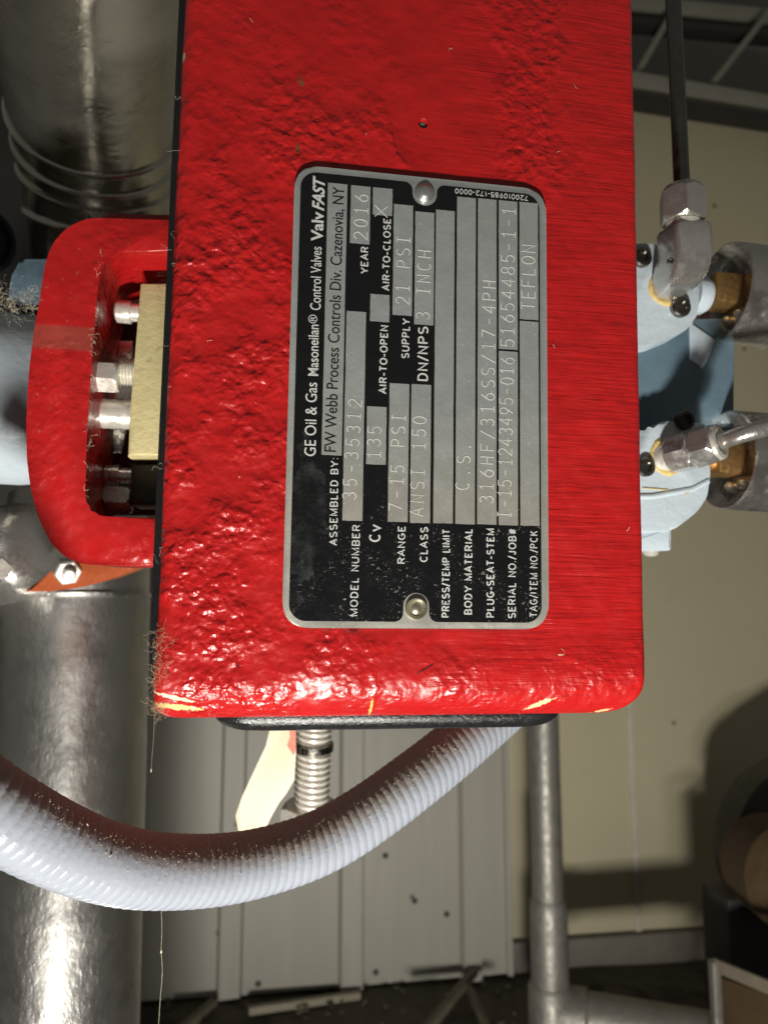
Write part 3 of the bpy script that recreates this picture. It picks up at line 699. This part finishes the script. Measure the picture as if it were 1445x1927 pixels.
# stem clamp and bolts inside the yoke
bm = B(); qprism(bm, [(264, 532), (335, 532), (335, 858), (240, 858), (246, 770), (257, 640)], -56, 30, 1.2); obj('clamp_block', bm, BRASSY, cv, smooth=30)
bm = B(); qprism(bm, [(246, 872), (335, 872), (335, 948), (246, 948)], -66, 20, 1.0); obj('packing_flange', bm, DARKST, cv, smooth=30)
def qlathe(name, x0, x1, y, w_, prof, m, par, seg=28, ph=0.0):
    A = Q(x0, y, w_); Bp = Q(x1, y, w_); a = U_
    L = (Bp-A).dot(a); bm = B(); lathe(bm, A, a, [(L*tq, r*0.001) for tq, r in prof], seg, ph, x=V_); return obj(name, bm, m, par, smooth=30)
def qhex(name, x0, x1, y, w_, ap, m, par, ph):
    A = Q(x0, y, w_); Bp = Q(x1, y, w_); bm = B(); hexnut(bm, A, U_, (Bp-A).dot(U_), ap*0.001, ph, 0.14); return obj(name, bm, m, par, smooth=22)
hexp = [(0, 4.2), (0.06, 5.1), (0.10, 5.35), (0.90, 5.35), (0.94, 5.1), (1, 4.2)]
qhex('hex_nut', 172, 226, 708, -58, 4.9, ZINC, cv, R(20))
qlathe('nut_washer', 160, 172, 708, -58, [(0, 5.6), (1, 5.6)], ZINC, cv)
qlathe('threaded_stud', 226, 262, 700, -62, [(i/12, 5.0 if i % 2 else 4.1) for i in range(13)], ZINC, cv)
qlathe('stem', 150, 262, 776, -66, [(0, 5.2), (0.32, 5.2), (0.33, 5.9), (0.37, 5.9), (0.38, 5.2), (1, 5.2)], ZINC, cv)
qlathe('cap_screw', 218, 268, 586, -66, [(0, 3.0), (0.08, 4.0), (0.6, 4.1), (0.62, 3.2), (1, 3.2)], ZINC, cv)
qlathe('packing_bolt', 200, 252, 896, -74, [(0, 4.0), (0.5, 4.2), (0.52, 3.2), (1, 3.2)], STEEL, cv)
qhex('packing_bolt', 196, 250, 938, -74, 4.9, STEEL, cv, R(20))
bm = B(); qprism(bm, [(200, 640), (250, 640), (250, 760), (228, 852), (212, 852), (204, 760)], -84, 3, 0.5); obj('travel_pointer', bm, STEEL, cv)
bm = B(); A = Q(198, 690, -96)
qprism(bm, [(150, 480), (330, 480), (330, 970), (150, 970)], -100, 4, 0.5); obj('yoke_back', bm, simple('shaded_red', (0.10, 0.012, 0.012), 0.6), yoke)  # inner wall of the yoke, its shade put into a darker red
# pale blue valve body behind the yoke
body_c = Q(20, 752, -112)
bm = B(); lathe(bm, body_c - U_*0.10, U_, [(0, 0.028), (0.004, 0.034), (0.08, 0.034), (0.105, 0.0345), (0.118, 0.033), (0.126, 0.028)], 64, x=V_); obj('valve_body', bm, BLUE, cv)
bm = B(); qprism(bm, rounded([(40, 488), (140, 488), (140, 570), (15, 575), (22, 520)], 7), -96, 24, 1.5); obj('bonnet_flange', bm, SLATE, cv)
# lint: fuzzy strands caught on edges
def strands(bm, centre, n, spread, length, rad, bias=Vector((0, 0, 0))):
    for i in range(n):
        p = centre + Vector([random.gauss(0, 1)*s for s in spread])
        d = (Vector([random.gauss(0, 1) for _ in range(3)]) + bias).normalized(); pts = [p]
        for k in range(5):
            d = (d + Vector([random.gauss(0, .55) for _ in range(3)])).normalized(); pts.append(pts[-1] + d*length*random.uniform(.5, 1)/5)
        tube(bm, pts, rad, 3, cap=False)
    return bm
bm = B()
for k in range(14):
    vv = -66 - 21*k/13
    strands(bm, G(-67.0 + random.uniform(-2.6, 2.6)*(0.4+0.6*k/13), vv, -2.6 + random.uniform(-1.2, .6) - (vv < -80)*3), 44, (0.0012, 0.0010, 0.0009), 0.0042, 0.000028, Vector((-0.2, -0.4, 0.1)))
stuff(obj('lint_tuft', bm, DUST, cv))
bm = B()
for k in range(12):
    vv = random.uniform(-66, 120); strands(bm, G(-69.6, vv, -2.6), 1, (0.0002, 0.0005, 0.0002), 0.005, 0.00003, Vector((-0.3, -0.3, 0)))
for px_, py_ in ((1085, 166), (1053, 286), (1043, 655), (476, 40), (852, 92), (1180, 1000), (1062, 1228), (690, 250), (590, 1010), (450, 900), (400, 640)):
    strands(bm, Q(px_, py_, -1.0), 1, (0.0001, 0.0001, 0.0001), 0.0022, 0.00005, Vector((0.4, 0, 1)))
stuff(obj('stray_fibres', bm, PALE, cv))
bm = B()
for k in range(190):
    c = Q(random.uniform(-5, 72), random.gauss(566, 14), -82); strands(bm, c, 1, (0.001, 0.0008, 0.001), 0.0045, 0.000032, Vector((0.5, -0.5, 0.4)))
for k in range(40):
    yy = random.uniform(470, 940); c = Q(186 - (yy-470)*0.05 + random.uniform(-3, 3), yy, -45.5); strands(bm, c, 1, (0.0003, 0.0003, 0.0002), 0.003, 0.00004)
stuff(obj('yoke_lint', bm, PALE, cv))
# cream coloured chipped patch on the yoke rim
# ---------------- pipe flange below the yoke
fl = thing('orange_flange', 'red oxide pipe flange with one hex bolt, below the red yoke', 'flange', P(140, 1112, 0.37))
dF = 0.345
bm = B(); prism(bm, [P(x, y, dF) for x, y in [(42, 1114), (92, 1086), (128, 1050), (150, 1030), (270, 1030), (270, 1060), (238, 1078), (196, 1094), (150, 1106), (96, 1113)]], FW*0.022, 0.0012, 2)
obj('flange_ring', bm, ORANGE, fl)
bm = B(); c = P(127, 1074, dF-0.0005); nrm = (CAM-c).normalized() + Vector((0, 0, -0.35)) + RT*0.15
lathe(bm, c, nrm, [(-0.004, 0.0062), (0.0035, 0.0062), (0.0042, 0.0054), (0.0042, 0.0032), (0.0062, 0.0030), (0.0064, 0.0022)], 6, R(10)); obj('hex_bolt', bm, ZINC, fl, smooth=20)
bm = B(); lathe(bm, c, nrm, [(-0.003, 0.0032), (0.0075, 0.0031), (0.0082, 0.0024)], 20); obj('bolt_end', bm, ZINC, fl)
bm = B()
cc = P(-8, 1040, 0.36); lathe(bm, cc + (FW*0.03), (P(140, 985, 0.33)-P(-8, 1040, 0.36)), [(-0.05, 0.024), (-0.012, 0.026), (-0.004, 0.0262), (0.002, 0.0252), (0.007, 0.0225), (0.0105, 0.018), (0.0125, 0.011), (0.0132, 0.003)], 56)
tag(obj('steel_coupling', bm, STEEL, origin=cc), 'grey steel coupling at the left edge between pale blue body and orange flange', 'coupling')
bm = B(); c = P(-4, 1070, 0.322); lathe(bm, c, (CAM-c) + RT*0.1, [(-0.004, 0.0055), (0.003, 0.0055), (0.0038, 0.0046)], 6, 0.3)
tag(obj('hex_nut', bm, ZINC, origin=c), 'half seen zinc hex nut at left edge beside the orange flange', 'nut')

# ------------------------------------------------------------------ right hand side: positioner, gauges, tubing
po = thing('valve_positioner', 'pale blue painted air positioner sticking out behind the right side of the red valve', 'positioner', Q(1260, 1000, -60))
up = [(1150, 456), (1236, 457), (1250, 470), (1262, 500), (1300, 512), (1316, 524), (1314, 578), (1306, 606), (1284, 626), (1240, 644), (1204, 650), (1150, 650)]
bm = B(); qprism(bm, rounded(up, 9, 3), -56, 30, 1.3, 4); obj('upper_block', bm, BLUE, po, smooth=50)
bm = B(); A = Q(1318, 556, -66); lathe(bm, A - U_*0.004, U_, [(0, 0.0075), (0.004, 0.0078), (0.0062, 0.0066), (0.0066, 0.003)], 28); obj('upper_boss', bm, BLUE, po)
lw = [(1150, 800), (1222, 812), (1246, 792), (1330, 796), (1336, 890), (1330, 935), (1312, 962), (1290, 980), (1262, 1000), (1150, 1004)]
bm = B(); qprism(bm, rounded(lw, 9, 3), -56, 30, 1.3, 4); lb = obj('lower_block', bm, BLUE, po, smooth=50)
bm = B(); tube(bm, [Q(1150, 936, -56.3), Q(1226, 934, -56.3), Q(1300, 921, -56.3), Q(1331, 905, -56.3)], 0.0011, 10); obj('cast_rib', bm, BLUE, po)
bm = B(); qprism(bm, rounded([(1150, 990), (1264, 990), (1264, 1036), (1150, 1036)], 4, 3), -58, 24, 1.2); obj('lower_foot', bm, BLUE, po)
bm = B(); c = Q(1224, 1037, -66); lathe(bm, c, -V_, [(-0.001, 0.0030), (0.0012, 0.0029), (0.0020, 0.0018), (0.0022, 0.0004)], 20); obj('foot_screw', bm, ZINC, po)
bm = B(); qprism(bm, rounded([(1150, 600), (1360, 600), (1380, 646), (1380, 806), (1150, 812)], 5, 3), -68, 4, 1.0); obj('mounting_bracket', bm, SLATE, po)
bm = B(); qprism(bm, [(1363, 640), (1381, 650), (1381, 806), (1363, 800)], -72, 20, 0.6); obj('bracket_flange', bm, SLATE, po)
bm = B(); qprism(bm, [(1298, 606), (1346, 640), (1330, 680), (1322, 692), (1299, 676)], -67.0, 1.1, 0.3); obj('chipped_paint', bm, BLUE, po)
def capscrew(px_, py_, w_, r, m, par, nrm=None):
    c = Q(px_, py_, w_); nrm = nrm or W_
    bm = B(); lathe(bm, c, nrm, [(-0.001, r*1.0), (r*0.45, r), (r*0.62, r*0.88), (r*0.62, r*0.55), (r*0.30, r*0.48), (r*0.28, r*0.1)], 28); return obj('cap_screw', bm, m, par)
capscrew(1277, 580, -56, 0.0040, GREYST, po); capscrew(1205, 487, -56, 0.0038, GREYST, po)
capscrew(1286, 792, -55.5, 0.0036, DARKST, po); capscrew(1212, 880, -56, 0.0036, GREYST, po)
bm = B()
for (x0, y0, x1, y1) in ((1207, 918, 1258, 922), (1288, 930, 1320, 914)):
    tube(bm, [Q(x0, y0, -55.9), Q((x0+x1)/2, (y0+y1)/2, -55.8), Q(x1, y1, -55.9)], 0.00024, 6)
obj('joint_sealant', bm, SEAL, po)
def torus(bm, c, axis, R0, r0, seg=36, rs_=10, x=None):
    x, y = perp(axis); k0 = None; first = None
    for i in range(seg):
        a = 2*math.pi*i/seg; o_ = x*math.cos(a)+y*math.sin(a); wv = r0*(1+0.5*noise.noise(o_*3))
        k = [bm.verts.new(c + o_*(R0 + wv*math.cos(2*math.pi*j/rs_)) + axis.normalized()*wv*math.sin(2*math.pi*j/rs_)) for j in range(rs_)]
        if k0: skin(bm, k0, k)
        else: first = k
        k0 = k
    skin(bm, k0, first); return bm

# elbow fitting with its upright tube
ef = thing('tube_elbow', 'stainless compression elbow at the upper pale blue block, holding the upright tube', 'fitting', Q(1255, 540, -50))
dn = (Q(1284, 500, -40) - Q(1280, 340, -40)).normalized()
A = Q(1283, 352, -40)
bm = B(); lathe(bm, A, dn, [(0, 0.0040), (0.0003, 0.0062), (0.0014, 0.0071), (0.0022, 0.0071)], 40); obj('nut_collar', bm, STEEL, ef)
bm = B(); hexnut(bm, A + dn*0.0018, dn, 0.0122, 0.0074, R(12), 0.11); obj('hex_nut', bm, STEEL, ef, smooth=22)
bm = B(); lathe(bm, A + dn*0.0132, dn, [(0, 0.0062), (0.0008, 0.0058), (0.0012, 0.0063), (0.0040, 0.0063)], 32); obj('thread_neck', bm, ZINC, ef)
p1, p2, p3 = A + dn*0.0156, Q(1290, 496, -42), Q(1248, 545, -57)
bm = B(); sq = lambda an, e=11.0: 1.0/(abs(math.cos(an+0.2))**e + abs(math.sin(an+0.2))**e)**(1/e)
epts = [p1, p1 + (p2-p1)*0.1, p1 + (p2-p1)*0.45] + [p1*(1-t_)**2*0 + (p1+(p2-p1)*0.55)*(1-t_)**2 + p2*(2*t_*(1-t_)) + (p2+(p3-p2)*0.4)*t_*t_ for t_ in (0, .15, .3, .45, .6, .75, .9, 1)] + [p2+(p3-p2)*0.6, p3]
tube(bm, epts, lambda s, an, f: ((0.0066 if f < 0.02 else 0.0072)*sq(an) if f < 0.5 else 0.0072*sq(an, 11.0-9.0*(f-0.5)*2)*(1-0.22*(f-0.5)*2)), 48); obj('elbow_body', bm, STEEL, ef, smooth=40)
bm = B(); q_ = Q(1262, 490, -35.2); lathe(bm, q_, W_, [(-0.001, 0.0011), (0.0001, 0.0011), (0.0001, 0.0006), (-0.0004, 0.0003)], 16); obj('forged_mark', bm, GREYST, ef)
ax_ = (p3-p2).normalized()
bm = B(); torus(bm, p3 - ax_*0.0005, W_, 0.0060, 0.0013); obj('thread_sealant', bm, SEAL, ef)
bm = B(); tube(bm, [Q(1258, -150, -42), Q(1266, 0, -41.5), Q(1274, 170, -40.5), Q(1282.5, 358, -40)], 0.0029, 24)
tag(obj('air_tube', bm, simple('dull_steel_tube', (0.16, 0.155, 0.145), 0.33, 1.0, 0.2, 90), origin=Q(1282, 358, -40)), 'straight dark upright steel air tube at top right', 'tube')
# straight fitting with slanted tube
sf = thing('tube_connector', 'straight stainless connector in the lower pale blue block, holding a slanted bright tube', 'fitting', Q(1240, 860, -54))
A = Q(1250, 861, -57); Bp = Q(1352, 832, -40); d_ = (Bp-A).normalized(); LL = (Bp-A).length
bm = B(); torus(bm, A + d_*0.0005, W_, 0.0061, 0.0014); obj('thread_sealant', bm, SEAL, sf)
bm = B(); lathe(bm, A - d_*0.002, d_, [(0, 0.0056), (0.0042, 0.0056)], 28); obj('threaded_end', bm, ZINC, sf)
bm = B(); hexnut(bm, A + d_*0.002, d_, LL*0.44, 0.0064, R(5), 0.12); obj('hex_body', bm, STEEL, sf, smooth=22)
bm = B(); lathe(bm, A + d_*LL*0.46, d_, [(0, 0.0058), (LL*0.07, 0.0058)], 28); obj('thread_neck', bm, ZINC, sf)
bm = B(); hexnut(bm, A + d_*LL*0.52, d_, LL*0.46, 0.0067, R(20), 0.2); obj('hex_nut', bm, STEEL, sf, smooth=22)
bm = B(); lathe(bm, A + d_*LL*0.96, d_, [(0, 0.0066), (0.0014, 0.0064), (0.0018, 0.0050), (0.0010, 0.0032)], 36); obj('nut_collar', bm, ZINC, sf)
bm = B(); tube(bm, spline([A + d_*LL*0.9, A + d_*LL*1.05, Q(1400, 816, -32), Q(1470, 797, -28), Q(1560, 775, -26)], 8), 0.0030, 24)
tag(obj('air_tube', bm, STEEL, origin=A + d_*LL), 'bright steel air tube slanting to right edge from the lower connector', 'tube')

# pressure gauges seen from behind
def gauge(px_, py_, w_, rad, label):
    c = Q(px_, py_, w_); a = (U_*0.98 - W_*0.0 + V_*(-0.02)).normalized()
    g_ = thing('pressure_gauge', label, 'gauge', c - V_*rad, group='chrome gauges beside the pale blue positioner')
    bm = B(); lathe(bm, c, a, [(0.0055, 0.002), (0.0055, rad*0.62), (0.0045, rad*0.80), (0.0008, rad*0.93), (0.0, rad*0.96), (0.0006, rad*0.995), (0.002, rad), (0.020, rad), (0.0208, rad*1.02), (0.0215, rad*1.05), (0.034, rad*1.05), (0.0352, rad*1.0), (0.036, rad*0.9)], 80)
    obj('case', bm, CHROME, g_, smooth=40)
    x = (V_ - a*V_.dot(a)).normalized(); y = a.cross(x)
    bm = B(); boxm(bm, c + a*0.000, a, x, y, 0.0125, 0.0125, 0.0125, 0.0012); obj('brass_socket', bm, BRASS, g_)
    bm = B(); lathe(bm, c - a*0.012, a, [(0, 0.0048), (0.006, 0.0048), (0.007, 0.0056), (0.010, 0.0056)], 24); obj('socket_stem', bm, BRASS, g_)
    for sg in (-1, 1):
        q = c + a*0.005 - x*rad*0.50 + y*sg*rad*0.20
        bm = B(); lathe(bm, q, -a, [(-0.001, 0.0021), (0.0008, 0.0021), (0.0017, 0.0013), (0.0019, 0.0003)], 20); obj('case_screw', bm, ZINC, g_)
    return g_
gauge(1357, 551, -66, 0.0199, 'upper chrome pressure gauge, seen from behind, beside the compression elbow')
gauge(1362, 866, -66, 0.0199, 'lower chrome pressure gauge, seen from behind, under the slanted bright tube')

# ------------------------------------------------------------------ below the valve: hose, rod, tag
hpx = [(-150, 1420, .175), (-70, 1482, .178), (0, 1529, .183), (100, 1584, .194), (200, 1622, .206), (290, 1638, .217), (400, 1637, .230), (500, 1620, .241), (600, 1586, .251), (690, 1534, .260), (780, 1468, .270), (850, 1413, .280), (905, 1366, .289), (960, 1318, .300), (1010, 1270, .305)]
hp = resample(spline([P(*q) for q in hpx], 20), 0.00032)
def hr(s, an, f):
    ph = 2*math.pi*s/0.00295 + an*0.9
    return 0.01030 + 0.00028*abs(math.sin(ph/2))**0.7 + 0.00010*noise.noise(Vector((s*60, math.cos(an), math.sin(an))))
bm = B(); tube(bm, hp, hr, 40)
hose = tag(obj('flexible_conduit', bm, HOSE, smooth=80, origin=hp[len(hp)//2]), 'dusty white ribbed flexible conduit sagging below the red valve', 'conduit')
bm = B()
for k in range(900):
    i = int((1-random.random()**1.3*0.9)*0 + random.uniform(0.10, 0.80)*(len(hp)-1)); p = hp[i]; t_ = (hp[min(i+1, len(hp)-1)]-hp[i-1]).normalized()
    zz = (Vector((0, 0, 1)) - t_*t_.z).normalized(); yy = t_.cross(zz)
    if yy.y > 0: yy = -yy
    a_ = R(random.gauss(40, 17)); nrm = (zz*math.sin(a_) + yy*math.cos(a_))
    c = p + nrm*0.0107; s_ = random.uniform(0.00003, 0.00011)*(1.8 if random.random() < 0.05 else 1)
    ex, ey = perp(nrm); q = random.uniform(0, 6.28); e1 = ex*math.cos(q)+ey*math.sin(q); e2 = nrm.cross(e1)
    boxm(bm, c, e1, e2, nrm, s_*random.uniform(1.5, 5), s_*1.3, s_*1.3)
for k in range(16):
    i = int(random.uniform(0.12, 0.8)*(len(hp)-1)); strands(bm, hp[i] + Vector((0, -0.006, 0.0085)), 1, (0.0005, 0.0005, 0.0005), 0.006, 0.00003)
stuff(obj('dust_grains', bm, PALE, hose))

rd = thing('adjusting_screw', 'zinc plated threaded adjusting screw hanging below the red valve beside cream tag', 'screw', P(588, 1540, 0.27))
dR = 0.335; kR = 0.335/0.268; A = P(592, 1350, dR); Bp = P(586, 1524, dR)
ln = resample([A, Bp], 0.00022)
bm = B(); tube(bm, ln, lambda s, an, f: 0.00725 + 0.0010*abs(((s/0.00275 + an/(2*math.pi)) % 1)*2-1), 36); obj('threaded_rod', bm, ZINC, rd, smooth=60)
a = (Bp-A).normalized(); c = P(590, 1396, dR)
bm = B(); lathe(bm, c, a, [(t_*kR, r_*kR) for t_, r_ in ((0, 0.0066), (0.0004, 0.0074), (0.0028, 0.0074), (0.0032, 0.0066))], 40); obj('lock_ring', bm, GREYST, rd)
c = P(586, 1512, dR+0.004)
bm = B(); lathe(bm, c, a, [(0, 0.005), (0.001, 0.006)], 12); hexnut(bm, c, a, 0.0135, 0.0122, R(15), 0.12); obj('hex_nut', bm, ZINC, rd, smooth=22)

tg = thing('paper_tag', 'cream coloured tag strip hanging beside the threaded screw', 'tag', P(470, 1568, 0.325))
tp = [(513, 1350), (556, 1350), (557, 1415), (554, 1468), (540, 1492), (526, 1510), (512, 1534), (490, 1580), (454, 1592), (443, 1535), (455, 1502), (469, 1471), (485, 1437), (501, 1404)]
bm = B(); prism(bm, [P(x, y, 0.325 + (y-1350)*0.00002) for x, y in tp], FW*0.0007, 0.00015, 2); obj('tag_strip', bm, TAGM, tg)
bm = B(); st = rounded([(545, 1372), (556.5, 1372), (556.8, 1414), (552, 1422), (547, 1412), (540, 1402), (546, 1388)], 3, 3)
prism(bm, [P(x, y, 0.3252 + (y-1350)*0.00002) - FW*0.0003 for x, y in st], FW*0.0003); obj('red_mark', bm, STAIN, tg, smooth=0)

# ------------------------------------------------------------------ far right: conduit against the wall and floor clutter
CDY = 0.86
gp = thing('steel_pipe', 'upright galvanised pipe with coupling and floor tee, in front of beige wall', 'pipe', S(1040, 1925, CDY))
xc = lambda px_, py_: S(px_, py_, CDY)
A = xc(1031, 1700); rad = 0.0178
bm = B(); lathe(bm, A, RZ, [(-0.005, rad), (0.9, rad)], 40); obj('pipe_run', bm, GALV, gp)
bm = B(); lathe(bm, A, RZ, [(-0.085, rad+0.0035), (-0.004, rad+0.0035), (0.002, rad+0.0025), (0.006, rad+0.0006)], 40); obj('coupling', bm, GALV, gp)
Bq = A - RZ*0.085
bm = B(); lathe(bm, Bq, -RZ, [(0, rad+0.0035), (0.006, rad+0.0075), (0.09, rad+0.0080), (0.12, rad+0.003)], 40); obj('tee_body', bm, GALV, gp)
Tq = xc(1052, 1906)
bm = B(); lathe(bm, Tq, (RX - RY*0.5), [(-0.01, 0.027), (0.012, 0.029), (0.030, 0.029), (0.034, 0.026)], 40); obj('tee_branch', bm, GALV, gp)
bm = B(); lathe(bm, Tq, (RX - RY*0.5), [(0.030, 0.0262), (0.60, 0.0262)], 40); obj('floor_run', bm, GALV, gp)
# brown pump casing; added dark disc and block fill in its shadow at the right edge
pm = thing('pump_casing', 'rusty brown round pump casing in shadow at the right edge', 'pump', S(1480, 1800, 0.80))
c = S(1492, 1650, 0.80)
bm = B(); lathe(bm, c, -RY, [(-0.06, 0.040), (-0.055, 0.055), (0.0, 0.060), (0.012, 0.052), (0.018, 0.030), (0.020, 0.004)], 56); obj('casing', bm, RUST, pm)
bm = B(); lathe(bm, S(1545, 1610, 0.90), -RY, [(-0.05, 0.118), (0.0, 0.122), (0.004, 0.116)], 56); obj('shadow_disc', bm, DARKST, pm)
bm = B(); boxm(bm, S(1440, 1790, 0.88), RX, RY, RZ, 0.13, 0.06, 0.15, 0.005); obj('shadow_block', bm, DARKST, pm)
# angle iron frame with brown tray
fr = thing('angle_frame', 'light grey angle iron frame at lower right corner, holding a brown tray', 'frame', S(1345, 1927, 0.74))
A = S(1343, 1815, 0.74)
bm = B(); bar(bm, A + RZ*0.004, A - RZ*0.35, RX, 0.0085, 0.010, 0.001); obj('upright', bm, GALV, fr)
bm = B(); bar(bm, A, S(1500, 1880, 0.66), RZ, 0.013, 0.004, 0.001); obj('top_rail', bm, WOODM, fr)
bm = B(); prism(bm, [S(1354, 1840, 0.745), S(1520, 1900, 0.66), S(1520, 2150, 0.66), S(1354, 2150, 0.745)], RY*0.006, 0.001); obj('tray_side', bm, RUST, fr)
# debris on the floor by the siding
def floor_bar(x0, y0, x1, y1, yr, wd, m, name, label, cat):
    """a stick lying on the floor; the pixels give its ends, met with a plane just above the floor"""
    def gnd(px_, py_):
        d = P(px_, py_, 1.0) - CAM; return CAM + d*((FLOOR_Z + yr - CAM.z)/d.z)
    bq = B(); A, Bq = gnd(x0, y0), gnd(x1, y1)
    bar(bq, A, Bq, RZ, wd, wd, wd*0.15); o = obj(name, bq, m, origin=(A+Bq)/2); return tag(o, label, cat)
floor_bar(468, 1902, 678, 1872, 0.006, 0.010, simple('pale_offcut', (0.30, 0.27, 0.20), 0.7), 'metal_offcut', 'pale straight offcut lying on dirty floor along the siding', 'offcut')
floor_bar(330, 1950, 404, 1886, 0.008, 0.012, WOODM, 'timber_offcut', 'short brown timber offcut on floor under the conduit loop, left of pale offcut', 'offcut')
floor_bar(780, 1965, 894, 1826, 0.02, 0.011, WOODM, 'timber_offcut', 'brown timber stick leaning back towards siding corner, longer of a crossed pair', 'offcut')
floor_bar(930, 1965, 884, 1862, 0.024, 0.009, WOODM, 'timber_offcut', 'brown timber stick crossing the longer one, nearest the upright pipe', 'offcut')
bm = B()
for k in range(90):
    x = random.uniform(-0.55, 0.35); y = WY - 0.04 - abs(random.gauss(0, 0.06)); s_ = random.uniform(0.002, 0.005)
    e = Vector([random.gauss(0, 1) for _ in range(3)]).normalized(); e2, e3 = perp(e)
    boxm(bm, RM(x, y, FLOOR_Z + s_*0.5 + 0.004), e, e2, e3, s_*random.uniform(1, 2.5), s_, s_*0.7)
stuff(obj('rubble', bm, FLOORM, smooth=0))

# hanging dust threads
def thread(pix, d, rad, bead, label):
    pts = spline([P(x, y, d) for x, y in pix], 6); bm = B(); tube(bm, pts, rad, 5)
    lathe(bm, P(*pix[bead], d) + RZ*0.0004, -RZ, [(0, rad), (0.0003, rad*6), (0.0008, rad*8), (0.0012, rad*3)], 10)
    return tag(obj('dust_thread', bm, PALE, origin=pts[0]), label, 'thread')
thread([(291, 1345), (290, 1380), (287, 1420), (285, 1448)], 0.204, 0.000022, 3, 'short fine dust thread hanging from lower left corner of red casing')
thread([(303, 1690), (305, 1745), (304, 1789), (306, 1830), (302, 1880), (299, 1930)], 0.235, 0.00004, 2, 'long fine dust thread hanging below the conduit loop')
